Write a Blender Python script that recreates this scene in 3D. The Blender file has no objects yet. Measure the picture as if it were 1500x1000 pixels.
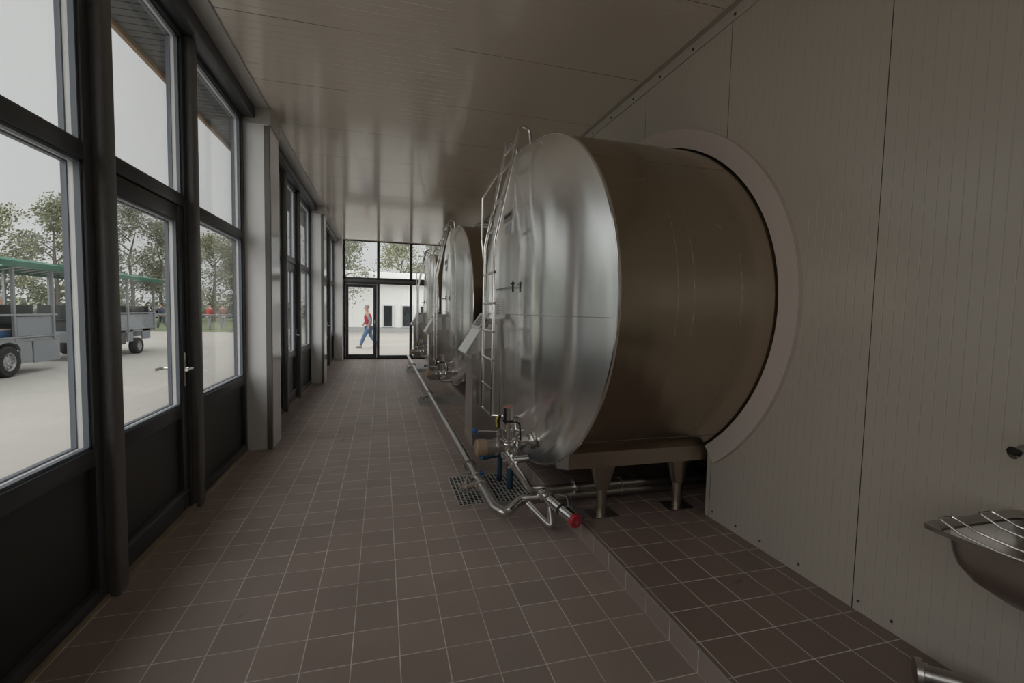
import bpy, bmesh, math, random
from mathutils import Vector, Matrix
random.seed(7)
sc = bpy.context.scene
COL = sc.collection
PI = math.pi

# ------------------------------------------------------------------ materials
MATS = {}
def mat(name, color=(.5,.5,.5), rough=.5, metal=0.0, noise=0.0, nscale=8.0, bump=0.0, bscale=60.0,
        spec=0.5, coat=0.0, stretch=None, emit=None):
    if name in MATS: return MATS[name]
    m = bpy.data.materials.new(name); m.use_nodes = True
    nt = m.node_tree; b = nt.nodes['Principled BSDF']
    b.inputs['Base Color'].default_value = (*color, 1)
    b.inputs['Roughness'].default_value = rough
    b.inputs['Metallic'].default_value = metal
    b.inputs['Specular IOR Level'].default_value = spec
    b.inputs['Coat Weight'].default_value = coat
    tc = nt.nodes.new('ShaderNodeTexCoord')
    src = tc.outputs['Object']
    if stretch:
        mp = nt.nodes.new('ShaderNodeMapping'); mp.inputs['Scale'].default_value = stretch
        nt.links.new(src, mp.inputs['Vector']); src = mp.outputs['Vector']
    if noise > 0:
        n = nt.nodes.new('ShaderNodeTexNoise'); n.inputs['Scale'].default_value = nscale
        n.inputs['Detail'].default_value = 5
        nt.links.new(src, n.inputs['Vector'])
        mx = nt.nodes.new('ShaderNodeMix'); mx.data_type = 'RGBA'
        mx.inputs['A'].default_value = (*[c*(1-noise) for c in color], 1)
        mx.inputs['B'].default_value = (*[min(1, c*(1+noise)) for c in color], 1)
        nt.links.new(n.outputs['Fac'], mx.inputs['Factor'])
        nt.links.new(mx.outputs['Result'], b.inputs['Base Color'])
    if bump > 0:
        n2 = nt.nodes.new('ShaderNodeTexNoise'); n2.inputs['Scale'].default_value = bscale
        n2.inputs['Detail'].default_value = 3
        nt.links.new(src, n2.inputs['Vector'])
        bp = nt.nodes.new('ShaderNodeBump'); bp.inputs['Strength'].default_value = bump
        bp.inputs['Distance'].default_value = 0.01
        nt.links.new(n2.outputs['Fac'], bp.inputs['Height'])
        nt.links.new(bp.outputs['Normal'], b.inputs['Normal'])
    MATS[name] = m
    return m

def math_node(nt, op, a, b=None, c=None):
    n = nt.nodes.new('ShaderNodeMath'); n.operation = op
    for i, v in enumerate((a, b, c)):
        if v is None: continue
        if isinstance(v, (int, float)): n.inputs[i].default_value = v
        else: nt.links.new(v, n.inputs[i])
    return n.outputs[0]

def tile_mat(name, x0, y0, col, face=None):
    """square quarry tiles of 20 cm with thin pale joints; object coordinates"""
    m = bpy.data.materials.new(name); m.use_nodes = True
    nt = m.node_tree; b = nt.nodes['Principled BSDF']; L = nt.links
    tc = nt.nodes.new('ShaderNodeTexCoord'); sp = nt.nodes.new('ShaderNodeSeparateXYZ')
    L.new(tc.outputs['Object'], sp.inputs[0])
    u = math_node(nt, 'DIVIDE', math_node(nt, 'SUBTRACT', sp.outputs['X'], x0), .2)
    v = math_node(nt, 'DIVIDE', math_node(nt, 'SUBTRACT', sp.outputs['Y'], y0), .2)
    def joint(w):
        f = math_node(nt, 'FRACT', w)
        d = math_node(nt, 'MINIMUM', f, math_node(nt, 'SUBTRACT', 1.0, f))
        return d
    du = joint(u); dv = joint(v)
    d = dv if face == 'step' else math_node(nt, 'MINIMUM', du, dv)
    mr = nt.nodes.new('ShaderNodeMapRange'); mr.inputs['From Min'].default_value = .008; mr.inputs['From Max'].default_value = .015
    mr.inputs['To Min'].default_value = 1; mr.inputs['To Max'].default_value = 0
    L.new(d, mr.inputs['Value'])
    # per-tile tone
    cb = nt.nodes.new('ShaderNodeCombineXYZ')
    L.new(math_node(nt, 'FLOOR', u), cb.inputs[0]); L.new(math_node(nt, 'FLOOR', v), cb.inputs[1])
    wn = nt.nodes.new('ShaderNodeTexWhiteNoise'); wn.noise_dimensions = '3D'; L.new(cb.outputs[0], wn.inputs['Vector'])
    n1 = nt.nodes.new('ShaderNodeTexNoise'); n1.inputs['Scale'].default_value = 2.2; n1.inputs['Detail'].default_value = 6
    L.new(tc.outputs['Object'], n1.inputs['Vector'])
    n2 = nt.nodes.new('ShaderNodeTexNoise'); n2.inputs['Scale'].default_value = 130; n2.inputs['Detail'].default_value = 2
    L.new(tc.outputs['Object'], n2.inputs['Vector'])
    tone = math_node(nt, 'ADD', math_node(nt, 'MULTIPLY', wn.outputs['Value'], .16),
                     math_node(nt, 'MULTIPLY', n1.outputs['Fac'], .35))
    tone = math_node(nt, 'ADD', tone, math_node(nt, 'MULTIPLY', n2.outputs['Fac'], .25))
    tone = math_node(nt, 'ADD', tone, .62)
    mul = nt.nodes.new('ShaderNodeMix'); mul.data_type = 'RGBA'; mul.blend_type = 'MULTIPLY'
    mul.inputs['Factor'].default_value = 1
    mul.inputs['A'].default_value = (*col, 1)
    L.new(tone, mul.inputs['B'])
    # dried dark spots
    n3 = nt.nodes.new('ShaderNodeTexNoise'); n3.inputs['Scale'].default_value = 5.5; n3.inputs['Detail'].default_value = 2
    L.new(tc.outputs['Object'], n3.inputs['Vector'])
    sr = nt.nodes.new('ShaderNodeMapRange'); sr.inputs['From Min'].default_value = .72; sr.inputs['From Max'].default_value = .76
    sr.inputs['To Max'].default_value = .4
    L.new(n3.outputs['Fac'], sr.inputs['Value'])
    st = nt.nodes.new('ShaderNodeMix'); st.data_type = 'RGBA'; st.inputs['B'].default_value = (.05,.03,.022,1)
    L.new(sr.outputs[0], st.inputs['Factor']); L.new(mul.outputs['Result'], st.inputs['A'])
    # joints, worn pale in places
    gn = nt.nodes.new('ShaderNodeTexNoise'); gn.inputs['Scale'].default_value = 3.3; gn.inputs['Detail'].default_value = 4
    L.new(tc.outputs['Object'], gn.inputs['Vector'])
    gr = nt.nodes.new('ShaderNodeMapRange'); gr.inputs['From Min'].default_value = .35; gr.inputs['From Max'].default_value = .65
    gr.inputs['To Min'].default_value = .45; gr.inputs['To Max'].default_value = 1.0
    L.new(gn.outputs['Fac'], gr.inputs['Value'])
    jf = math_node(nt, 'MULTIPLY', mr.outputs[0], gr.outputs[0])
    gx = nt.nodes.new('ShaderNodeMix'); gx.data_type = 'RGBA'; gx.inputs['B'].default_value = (.86,.82,.77,1)
    L.new(jf, gx.inputs['Factor']); L.new(st.outputs['Result'], gx.inputs['A'])
    L.new(gx.outputs['Result'], b.inputs['Base Color'])
    rg = nt.nodes.new('ShaderNodeMapRange'); rg.inputs['To Min'].default_value = .38; rg.inputs['To Max'].default_value = .6
    L.new(n1.outputs['Fac'], rg.inputs['Value']); L.new(rg.outputs[0], b.inputs['Roughness'])
    hgt = math_node(nt, 'SUBTRACT', math_node(nt, 'MULTIPLY', n2.outputs['Fac'], .3), mr.outputs[0])
    bp = nt.nodes.new('ShaderNodeBump'); bp.inputs['Strength'].default_value = .35; bp.inputs['Distance'].default_value = .002
    L.new(hgt, bp.inputs['Height']); L.new(bp.outputs[0], b.inputs['Normal'])
    return m

def panel_mat(name, col, axis, seam0, seam, pitch, rough, groove=.5, spec=.5):
    """painted sandwich panel: fine grooves every `pitch` along `axis`, an open seam every `seam`"""
    m = bpy.data.materials.new(name); m.use_nodes = True
    nt = m.node_tree; b = nt.nodes['Principled BSDF']; L = nt.links
    tc = nt.nodes.new('ShaderNodeTexCoord'); sp = nt.nodes.new('ShaderNodeSeparateXYZ')
    L.new(tc.outputs['Object'], sp.inputs[0])
    w = sp.outputs[axis]
    u = math_node(nt, 'FRACT', math_node(nt, 'DIVIDE', math_node(nt, 'SUBTRACT', w, seam0), pitch))
    d = math_node(nt, 'MINIMUM', u, math_node(nt, 'SUBTRACT', 1.0, u))
    g = nt.nodes.new('ShaderNodeMapRange'); g.inputs['From Min'].default_value = 0; g.inputs['From Max'].default_value = .0035/pitch
    g.inputs['To Min'].default_value = 1; g.inputs['To Max'].default_value = 0; g.interpolation_type = 'SMOOTHSTEP'
    L.new(d, g.inputs['Value'])
    us = math_node(nt, 'FRACT', math_node(nt, 'DIVIDE', math_node(nt, 'SUBTRACT', w, seam0), seam))
    ds = math_node(nt, 'MULTIPLY', math_node(nt, 'MINIMUM', us, math_node(nt, 'SUBTRACT', 1.0, us)), seam)
    s = nt.nodes.new('ShaderNodeMapRange'); s.inputs['From Min'].default_value = .0012; s.inputs['From Max'].default_value = .003
    s.inputs['To Min'].default_value = 1; s.inputs['To Max'].default_value = 0
    L.new(ds, s.inputs['Value'])
    n = nt.nodes.new('ShaderNodeTexNoise'); n.inputs['Scale'].default_value = 1.3; n.inputs['Detail'].default_value = 3
    L.new(tc.outputs['Object'], n.inputs['Vector'])
    mx = nt.nodes.new('ShaderNodeMix'); mx.data_type = 'RGBA'
    mx.inputs['A'].default_value = (*[c*.95 for c in col], 1); mx.inputs['B'].default_value = (*[min(1,c*1.04) for c in col], 1)
    L.new(n.outputs['Fac'], mx.inputs['Factor'])
    sx = nt.nodes.new('ShaderNodeMix'); sx.data_type = 'RGBA'; sx.inputs['B'].default_value = (.04,.035,.03,1)
    L.new(s.outputs[0], sx.inputs['Factor']); L.new(mx.outputs['Result'], sx.inputs['A'])
    L.new(sx.outputs['Result'], b.inputs['Base Color'])
    b.inputs['Roughness'].default_value = rough; b.inputs['Specular IOR Level'].default_value = spec
    # slight buckling of the sheet + grooves
    n2 = nt.nodes.new('ShaderNodeTexNoise'); n2.inputs['Scale'].default_value = 2.5; n2.inputs['Detail'].default_value = 1
    L.new(tc.outputs['Object'], n2.inputs['Vector'])
    h = math_node(nt, 'SUBTRACT', math_node(nt, 'MULTIPLY', n2.outputs['Fac'], .8),
                  math_node(nt, 'ADD', math_node(nt, 'MULTIPLY', g.outputs[0], .9), math_node(nt, 'MULTIPLY', s.outputs[0], 2.0)))
    bp = nt.nodes.new('ShaderNodeBump'); bp.inputs['Strength'].default_value = groove; bp.inputs['Distance'].default_value = .002
    L.new(h, bp.inputs['Height']); L.new(bp.outputs[0], b.inputs['Normal'])
    return m

def steel_mat(name, col, rough, wave=0.0, wscale=(1,1,1), brush=(1,1,1), bstr=.0, rvar=.08):
    m = bpy.data.materials.new(name); m.use_nodes = True
    nt = m.node_tree; b = nt.nodes['Principled BSDF']; L = nt.links
    b.inputs['Base Color'].default_value = (*col, 1); b.inputs['Metallic'].default_value = 1
    tc = nt.nodes.new('ShaderNodeTexCoord')
    n = nt.nodes.new('ShaderNodeTexNoise'); n.inputs['Scale'].default_value = 3; n.inputs['Detail'].default_value = 5
    L.new(tc.outputs['Object'], n.inputs['Vector'])
    r = nt.nodes.new('ShaderNodeMapRange'); r.inputs['To Min'].default_value = max(.03, rough-rvar); r.inputs['To Max'].default_value = rough+rvar
    L.new(n.outputs['Fac'], r.inputs['Value']); L.new(r.outputs[0], b.inputs['Roughness'])
    nrm = None
    if wave > 0:
        mp = nt.nodes.new('ShaderNodeMapping'); mp.inputs['Scale'].default_value = wscale
        L.new(tc.outputs['Object'], mp.inputs['Vector'])
        w = nt.nodes.new('ShaderNodeTexNoise'); w.inputs['Scale'].default_value = 1; w.inputs['Detail'].default_value = 1.0
        L.new(mp.outputs[0], w.inputs['Vector'])
        bp = nt.nodes.new('ShaderNodeBump'); bp.inputs['Strength'].default_value = 1; bp.inputs['Distance'].default_value = wave
        L.new(w.outputs['Fac'], bp.inputs['Height']); nrm = bp.outputs[0]
    if bstr > 0:
        mp = nt.nodes.new('ShaderNodeMapping'); mp.inputs['Scale'].default_value = brush
        L.new(tc.outputs['Object'], mp.inputs['Vector'])
        w = nt.nodes.new('ShaderNodeTexNoise'); w.inputs['Scale'].default_value = 1; w.inputs['Detail'].default_value = 3
        L.new(mp.outputs[0], w.inputs['Vector'])
        bp = nt.nodes.new('ShaderNodeBump'); bp.inputs['Strength'].default_value = bstr; bp.inputs['Distance'].default_value = .001
        L.new(w.outputs['Fac'], bp.inputs['Height'])
        if nrm: L.new(nrm, bp.inputs['Normal'])
        nrm = bp.outputs[0]
    if nrm: L.new(nrm, b.inputs['Normal'])
    MATS[name] = m
    return m

def brushed(m, aniso, tangent):
    nt = m.node_tree; b = nt.nodes['Principled BSDF']
    b.inputs['Anisotropic'].default_value = aniso
    c = nt.nodes.new('ShaderNodeCombineXYZ')
    for i in range(3): c.inputs[i].default_value = tangent[i]
    nt.links.new(c.outputs[0], b.inputs['Tangent'])

def glass_mat(name):
    m = bpy.data.materials.new(name); m.use_nodes = True
    nt = m.node_tree; nt.nodes.remove(nt.nodes['Principled BSDF']); L = nt.links
    out = nt.nodes['Material Output']
    tr = nt.nodes.new('ShaderNodeBsdfTransparent'); tr.inputs['Color'].default_value = (.965,.975,.97,1)
    gl = nt.nodes.new('ShaderNodeBsdfGlossy'); gl.inputs['Roughness'].default_value = .02
    fr = nt.nodes.new('ShaderNodeFresnel'); 
    ge = nt.nodes.new('ShaderNodeNewGeometry')
    L.new(math_node(nt, 'ADD', math_node(nt, 'MULTIPLY', ge.outputs['Backfacing'], 1/1.45-1.45), 1.45), fr.inputs['IOR'])
    mx = nt.nodes.new('ShaderNodeMixShader')
    L.new(fr.outputs[0], mx.inputs[0]); L.new(tr.outputs[0], mx.inputs[1]); L.new(gl.outputs[0], mx.inputs[2])
    L.new(mx.outputs[0], out.inputs['Surface'])
    return m

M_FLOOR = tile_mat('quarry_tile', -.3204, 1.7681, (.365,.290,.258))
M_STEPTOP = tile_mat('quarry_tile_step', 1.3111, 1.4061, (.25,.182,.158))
M_RISER = tile_mat('quarry_tile_riser', 0, 1.7681, (.32,.25,.225), face='step')
M_WALL = panel_mat('wall_sandwich_panel', (.505,.453,.388), 'Y', 1.63, 1.025, .0455, .23)
M_CEIL = panel_mat('ceiling_sandwich_panel', (.82,.73,.625), 'Y', .67, 1.0, .0885, .13, groove=1.0, spec=1.0)
M_PILLAR = mat('pillar_sheet', (.90,.90,.90), .30, noise=.03)
M_PILLAR_SIDE = mat('pillar_gloss_sheet', (.72,.70,.69), .13, noise=.03)
M_TRIM = mat('trim_sheet', (.55,.53,.50), .4)
M_DARKFRAME = mat('anthracite_frame', (.056,.060,.066), .38, noise=.1)
M_POST = mat('dark_steel_post', (.14,.138,.135), .42, noise=.25, nscale=20)
M_PANEL = mat('dark_infill_panel', (.022,.026,.027), .35, noise=.08)
M_BEAD = mat('pale_spacer_reflection', (.78,.78,.78), .4)  # pale spacer strip, its tone standing in for a reflection in the glazing
M_STOP = mat('daylit_blue_grey_stop', (.15,.17,.20), .4)  # blue-grey tint puts outside daylight on the frame reveal into the colour
M_GASKET = mat('black_gasket', (.012,.012,.012), .6)
M_GLASS = glass_mat('window_glass')
M_SEALANT = mat('sandy_sill_joint', (.34,.27,.19), .85, noise=.3)
M_CHROME = steel_mat('polished_steel', (.72,.70,.68), .18)
M_PIPE = steel_mat('pipe_steel', (.54,.52,.50), .30)
M_DULL = steel_mat('dull_steel', (.45,.43,.41), .36)
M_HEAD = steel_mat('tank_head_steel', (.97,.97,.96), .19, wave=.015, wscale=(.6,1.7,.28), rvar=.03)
brushed(M_HEAD, 1.0, (0,0,1))
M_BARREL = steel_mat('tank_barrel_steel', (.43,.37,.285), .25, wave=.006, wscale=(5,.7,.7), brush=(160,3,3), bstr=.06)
M_CAB = steel_mat('cabinet_steel', (.58,.555,.53), .22, wave=.01, wscale=(1,1,1.5), brush=(3,3,120), bstr=.06)
M_HOOD = steel_mat('hood_steel', (.74,.73,.72), .30)
M_SKIRT = steel_mat('skirt_steel', (.46,.40,.33), .36)
M_COLLAR = mat('collar_sheet', (.62,.535,.48), .42, noise=.03)
M_RED = mat('red_plastic', (.50,.03,.045), .4)
M_PINK = mat('faded_red_cap', (.42,.18,.17), .45)
M_BLUE = mat('blue_plastic', (.02,.09,.25), .35)
M_BLUEPIPE = mat('blue_hose', (.03,.075,.12), .5)
M_BROWN = mat('tan_motor_cover', (.34,.245,.165), .5)
M_GREYPL = mat('grey_plastic', (.22,.22,.22), .5)
M_BLACK = mat('black_rubber', (.014,.014,.014), .6)
M_YELLOW = mat('yellow_plastic', (.62,.48,.08), .5)
M_PAPER = mat('paper', (.92,.91,.88), .8)
M_INK = mat('grey_ink', (.25,.26,.27), .8)
M_SINK = steel_mat('trough_steel', (.50,.475,.45), .28)
M_GRATE = mat('galvanised_grate', (.50,.49,.47), .5)
M_DRAIN = mat('pit_shade_sheet', (.012,.011,.010), .8)

# ------------------------------------------------------------------ geometry
class B:
    """collects geometry in world coordinates; make() links it as ONE mesh object"""
    def __init__(s): s.bm = bmesh.new()
    def box(s, x0, x1, y0, y1, z0, z1, bev=0.0, seg=2):
        t = bmesh.new()
        v = [t.verts.new(p) for p in ((x0,y0,z0),(x1,y0,z0),(x1,y1,z0),(x0,y1,z0),(x0,y0,z1),(x1,y0,z1),(x1,y1,z1),(x0,y1,z1))]
        for f in ((3,2,1,0),(4,5,6,7),(0,1,5,4),(1,2,6,5),(2,3,7,6),(3,0,4,7)): t.faces.new([v[i] for i in f])
        if bev > 0: bmesh.ops.bevel(t, geom=list(t.edges), offset=bev, segments=seg, affect='EDGES', profile=.5)
        s._merge(t); return s
    def _merge(s, t):
        me = bpy.data.meshes.new('tmp'); t.to_mesh(me); t.free(); s.bm.from_mesh(me); bpy.data.meshes.remove(me)
    def tube(s, path, r, n=12, cap=True, closed=False):
        path = [Vector(p) for p in path]; N = len(path)
        rs = r if isinstance(r, (list, tuple)) else [r]*N
        rings = []; prev = None
        for i, p in enumerate(path):
            if closed: d = (path[(i+1) % N]-path[i-1])
            elif i == 0: d = path[1]-path[0]
            elif i == N-1: d = path[-1]-path[-2]
            else: d = (path[i+1]-p).normalized()+(p-path[i-1]).normalized()
            d.normalize()
            if prev is None:
                a = Vector((0,0,1)) if abs(d.z) < .9 else Vector((0,1,0))
                u = d.cross(a).normalized()
            else:
                u = prev-d*prev.dot(d)
                u = u.normalized() if u.length > 1e-6 else d.orthogonal().normalized()
            prev = u; w = d.cross(u)
            rings.append([s.bm.verts.new(p+(u*math.cos(2*PI*k/n)+w*math.sin(2*PI*k/n))*rs[i]) for k in range(n)])
        for i in range(N if closed else N-1):
            a, b = rings[i], rings[(i+1) % N]
            for k in range(n):
                s.bm.faces.new((a[k], a[(k+1) % n], b[(k+1) % n], b[k]))
        if cap and not closed:
            s.bm.faces.new(rings[0][::-1]); s.bm.faces.new(rings[-1])
        return s
    def cyl(s, p0, p1, r, n=20, r1=None):
        return s.tube([p0, p1], [r, r if r1 is None else r1], n)
    def lathe(s, prof, origin, axis, n=28, cap=True):
        """profile [(distance along axis, radius)]"""
        o = Vector(origin); d = Vector(axis).normalized()
        u = d.orthogonal().normalized(); w = d.cross(u); rings = []
        for (h, r) in prof:
            if r < 1e-6: rings.append([s.bm.verts.new(o+d*h)])
            else: rings.append([s.bm.verts.new(o+d*h+(u*math.cos(2*PI*k/n)+w*math.sin(2*PI*k/n))*r) for k in range(n)])
        for a, b in zip(rings[:-1], rings[1:]):
            for k in range(n):
                k2 = (k+1) % n
                if len(a) == 1 and len(b) == 1: continue
                if len(a) == 1: s.bm.faces.new((a[0], b[k2], b[k]))
                elif len(b) == 1: s.bm.faces.new((a[k], a[k2], b[0]))
                else: s.bm.faces.new((a[k], a[k2], b[k2], b[k]))
        for R, fl in ((rings[0], True), (rings[-1], False)):
            if cap and len(R) > 1: s.bm.faces.new(R[::-1] if fl else R)
        return s
    def prism(s, poly, axis, a, b):
        """poly = 2D points in the two other axes (cyclic order), extruded along axis from a to b"""
        def P(q, h):
            return {'x': (h, q[0], q[1]), 'y': (q[0], h, q[1]), 'z': (q[0], q[1], h)}[axis]
        va = [s.bm.verts.new(P(q, a)) for q in poly]; vb = [s.bm.verts.new(P(q, b)) for q in poly]; n = len(poly)
        s.bm.faces.new(va[::-1]); s.bm.faces.new(vb)
        for i in range(n): s.bm.faces.new((va[i], va[(i+1) % n], vb[(i+1) % n], vb[i]))
        return s
    def quad(s, *pts):
        s.bm.faces.new([s.bm.verts.new(p) for p in pts]); return s
    def ball(s, c, r, sx=1, sy=1, sz=1, u=14, v=10):
        t = bmesh.new(); bmesh.ops.create_uvsphere(t, u_segments=u, v_segments=v, radius=r)
        bmesh.ops.transform(t, matrix=Matrix.Translation(c) @ Matrix.Diagonal((sx, sy, sz, 1)), verts=t.verts)
        s._merge(t); return s
    def make(s, name, m, parent=None, smooth=True, angle=35, recalc=True):
        if recalc: bmesh.ops.recalc_face_normals(s.bm, faces=s.bm.faces)
        off = Vector((0,0,0)); q = parent
        while q is not None: off += q.location; q = q.parent
        me = bpy.data.meshes.new(name)
        bmesh.ops.translate(s.bm, vec=-off, verts=s.bm.verts)
        s.bm.to_mesh(me); s.bm.free()
        if smooth:
            for p in me.polygons: p.use_smooth = True
            me.set_sharp_from_angle(angle=math.radians(angle))
        for mm in (m if isinstance(m, (list, tuple)) else [m]): me.materials.append(mm)
        o = bpy.data.objects.new(name, me); COL.objects.link(o)
        if parent is not None: o.parent = parent
        return o

def bend(pts, r, n=6):
    """round the corners of a polyline with fillets of radius r"""
    pts = [Vector(p) for p in pts]; out = [pts[0]]
    for i in range(1, len(pts)-1):
        a, p, b = pts[i-1], pts[i], pts[i+1]
        da = (a-p); db = (b-p); la, lb = da.length, db.length; da /= la; db /= lb
        ang = da.angle(db); t = min(r/math.tan(ang/2), la*.48, lb*.48)
        p0 = p+da*t; p1 = p+db*t
        for k in range(n+1):
            f = k/n; out.append((1-f)**2*p0+2*f*(1-f)*p+f*f*p1)
    out.append(pts[-1]); return out

def thing(name, label, cat, loc=(0,0,0), group=None):
    o = bpy.data.objects.new(name, None); COL.objects.link(o); o.location = loc
    o.empty_display_size = .1
    return tag(o, label, cat, group)
def tag(o, label, cat, group=None, kind=None):
    o['label'] = label; o['category'] = cat
    if group: o['group'] = group
    if kind: o['kind'] = kind
    return o
def struct(o, label=None):
    o['kind'] = 'structure'
    if label: o['label'] = label
    return o
def struct_empty(name, loc=(0,0,0)):
    o = bpy.data.objects.new(name, None); COL.objects.link(o); o.location = loc
    o['kind'] = 'structure'; return o
def dup(root, loc, label=None):
    r = root.copy(); COL.objects.link(r); r.location = loc
    if label: r['label'] = label
    for ch in list(root.children):
        c = ch.copy(); COL.objects.link(c); c.parent = r
        for g in list(ch.children):
            d = g.copy(); COL.objects.link(d); d.parent = c
    return r

# ------------------------------------------------------------------ key dimensions (metres)
H_CAM = 1.4934
ZC = 3.49                    # ceiling
XR = 2.195                   # right wall
YE = 14.45                   # end wall
YB = -4.2                    # wall behind the camera
STEP_X, STEP_H = 1.2796, .102
TY, TA, TB, TZ = 3.80, 1.65, 1.29, 1.567     # tank ellipse: centre y, half width, half height, centre z
TX = 1.167                   # rim of the tank head
PITCH = 3.92
TANKS = [TY, TY+PITCH, TY+2*PITCH]
XBACK = 4.6                  # machine room behind the right wall

# ------------------------------------------------------------------ room shell
b = B()
b.box(-1.5, STEP_X, YB, YE+.06, -.15, 0)
# raised part continues behind
struct(b.make('floor', M_FLOOR, smooth=False), 'brown red tiled floor of the long corridor')
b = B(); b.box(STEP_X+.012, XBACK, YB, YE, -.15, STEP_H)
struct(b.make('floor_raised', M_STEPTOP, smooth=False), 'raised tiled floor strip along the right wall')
b = B(); b.box(STEP_X, STEP_X+.012, YB, YE, -.1, STEP_H+.001)
struct(b.make('trim_1', M_RISER, smooth=False), 'tiled face of the low step')
b = B(); b.tube([(STEP_X+.004, YB, STEP_H), (STEP_X+.004, YE, STEP_H)], .005, 8)
struct(b.make('trim_2', mat('step_nosing', (.30,.27,.25), .45)), 'thin nosing on the edge of the low step')

b = B(); b.box(-1.5, XBACK, YB, YE+.1, ZC, ZC+.12)
struct(b.make('ceiling', M_CEIL, smooth=False))

# right wall with three tank openings
b = B()
def open_z(y):
    """(bottom, top) of the opening in the right wall at y, or None"""
    for c in TANKS:
        d = abs(y-c)
        if d < TA+.02:
            h = (TB+.02)*math.sqrt(max(0, 1-(d/(TA+.02))**2))
            return (STEP_H-.05 if d < 1.105 else TZ-h, TZ+h)
    return None
ys = [YB]
for c in TANKS:
    ys += [c-TA-.02] + [c+(TA+.02)*math.sin(-PI/2+PI*k/48) for k in range(1, 48)] + [c+TA+.02, c-1.105, c-1.104, c+1.104, c+1.105]
ys = sorted(set(ys+[YE]))
zf = STEP_H-.05
for y0, y1 in zip(ys[:-1], ys[1:]):
    ym = (y0+y1)/2; o = open_z(ym)
    if o is None:
        b.box(XR, XR+.08, y0, y1, zf, ZC+.02)
    else:
        a0 = open_z(y0+1e-4) or (TZ, TZ); a1 = open_z(y1-1e-4) or (TZ, TZ)
        for x in (XR, XR+.08):
            b.quad((x,y0,a0[1]),(x,y1,a1[1]),(x,y1,ZC+.02),(x,y0,ZC+.02))
        b.quad((XR,y0,a0[1]),(XR+.08,y0,a0[1]),(XR+.08,y1,a1[1]),(XR,y1,a1[1]))
        if o[0] > STEP_H:
            for x in (XR, XR+.08):
                b.quad((x,y0,zf),(x,y1,zf),(x,y1,a1[0]),(x,y0,a0[0]))
            b.quad((XR,y0,a0[0]),(XR,y1,a1[0]),(XR+.08,y1,a1[0]),(XR+.08,y0,a0[0]))
for c in TANKS:
    for sgn in (-1, 1):
        y = c+sgn*1.1045; z = TZ-(TB+.02)*math.sqrt(1-(1.1045/(TA+.02))**2)
        b.quad((XR,y,zf),(XR+.08,y,zf),(XR+.08,y,z),(XR,y,z))
struct(b.make('wall_right', M_WALL, smooth=False, recalc=False), 'pale grooved panel wall with round tank openings')

# machine room behind the wall (dark, unlit)
b = B()
b.box(XBACK, XBACK+.08, YB, YE, -.1, ZC+.1)
b.box(XR, XBACK+.08, YE-.02, YE+.06, -.1, ZC+.1)
b.box(XR, XBACK+.08, YB-.06, YB+.02, -.1, ZC+.1)
struct(b.make('wall_back', mat('machine_room_wall', (.30,.29,.28), .7), smooth=False))

# corner trim right wall / ceiling with screws
b = B()
b.box(XR-.012, XR, YB, YE, ZC-.085, ZC-.001, .002, 1)
b.box(XR-.06, XR, YB, YE, ZC-.010, ZC-.001, .002, 1)
struct(b.make('trim_3', mat('corner_trim', (.47,.42,.36), .6)), 'folded corner strip between right wall and ceiling')
b = B()
y = 2.2
while y < 8:
    b.lathe([(0,.009),(.006,.009),(.008,.005)], (XR-.012, y, ZC-.055), (-1,0,0), 10); y += .42
struct(b.make('trim_4', mat('screw_head', (.05,.045,.04), .5)), 'dark screws in the ceiling corner strip')
b = B()
for y in (2.62, 2.2, 1.93, 1.6, 1.45, 2.40):
    b.lathe([(0,.006),(.005,.006),(.006,.003)], (XR, y, STEP_H+.05), (-1,0,0), 8)
struct(b.make('trim_5', MATS['screw_head']), 'small dark screws along the foot of the right wall')

# rear wall behind camera
b = B(); b.box(-1.5, XBACK, YB-.1, YB, -.1, ZC+.1)
struct(b.make('wall_rear', mat('rear_wall_panel', (.40,.37,.33), .5), smooth=False))

# round collars on the right wall
def collar(c, name, label):
    b = B(); n = 96
    t0 = PI+math.acos(1.11/TA) if False else None
    a0 = -math.acos(-1.0) if False else None
    # angles measured in the (y, z) plane; the part under the skirt is left open
    lim = math.asin(1.10/TA)           # from straight down
    start = -PI/2+lim; end = 3*PI/2-lim
    def ring(sa, x):
        out = []
        for k in range(n+1):
            t = start+(end-start)*k/n
            out.append((x, c+(TA+sa)*math.cos(t), TZ+(TB+sa)*math.sin(t)))
        return out
    i0, o0, o1, i1 = ring(.012, XR), ring(.145, XR), ring(.145, XR-.03), ring(.012, XR-.03)
    V = [[b.bm.verts.new(p) for p in R] for R in (i0, o0, o1, i1)]
    for k in range(n):
        for a in range(4):
            A, Bq = V[a], V[(a+1) % 4]
            b.bm.faces.new((A[k], A[k+1], Bq[k+1], Bq[k]))
    b.bm.faces.new([V[a][0] for a in range(4)]); b.bm.faces.new([V[a][n] for a in (3,2,1,0)])
    o = b.make(name, M_COLLAR, smooth=False)
    return struct(o, label)
for i, (c, w) in enumerate(zip(TANKS, ('nearest', 'middle', 'farthest'))):
    collar(c, 'trim_%d' % (6+i), 'pale round wall collar around the %s steel tank' % w)

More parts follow.
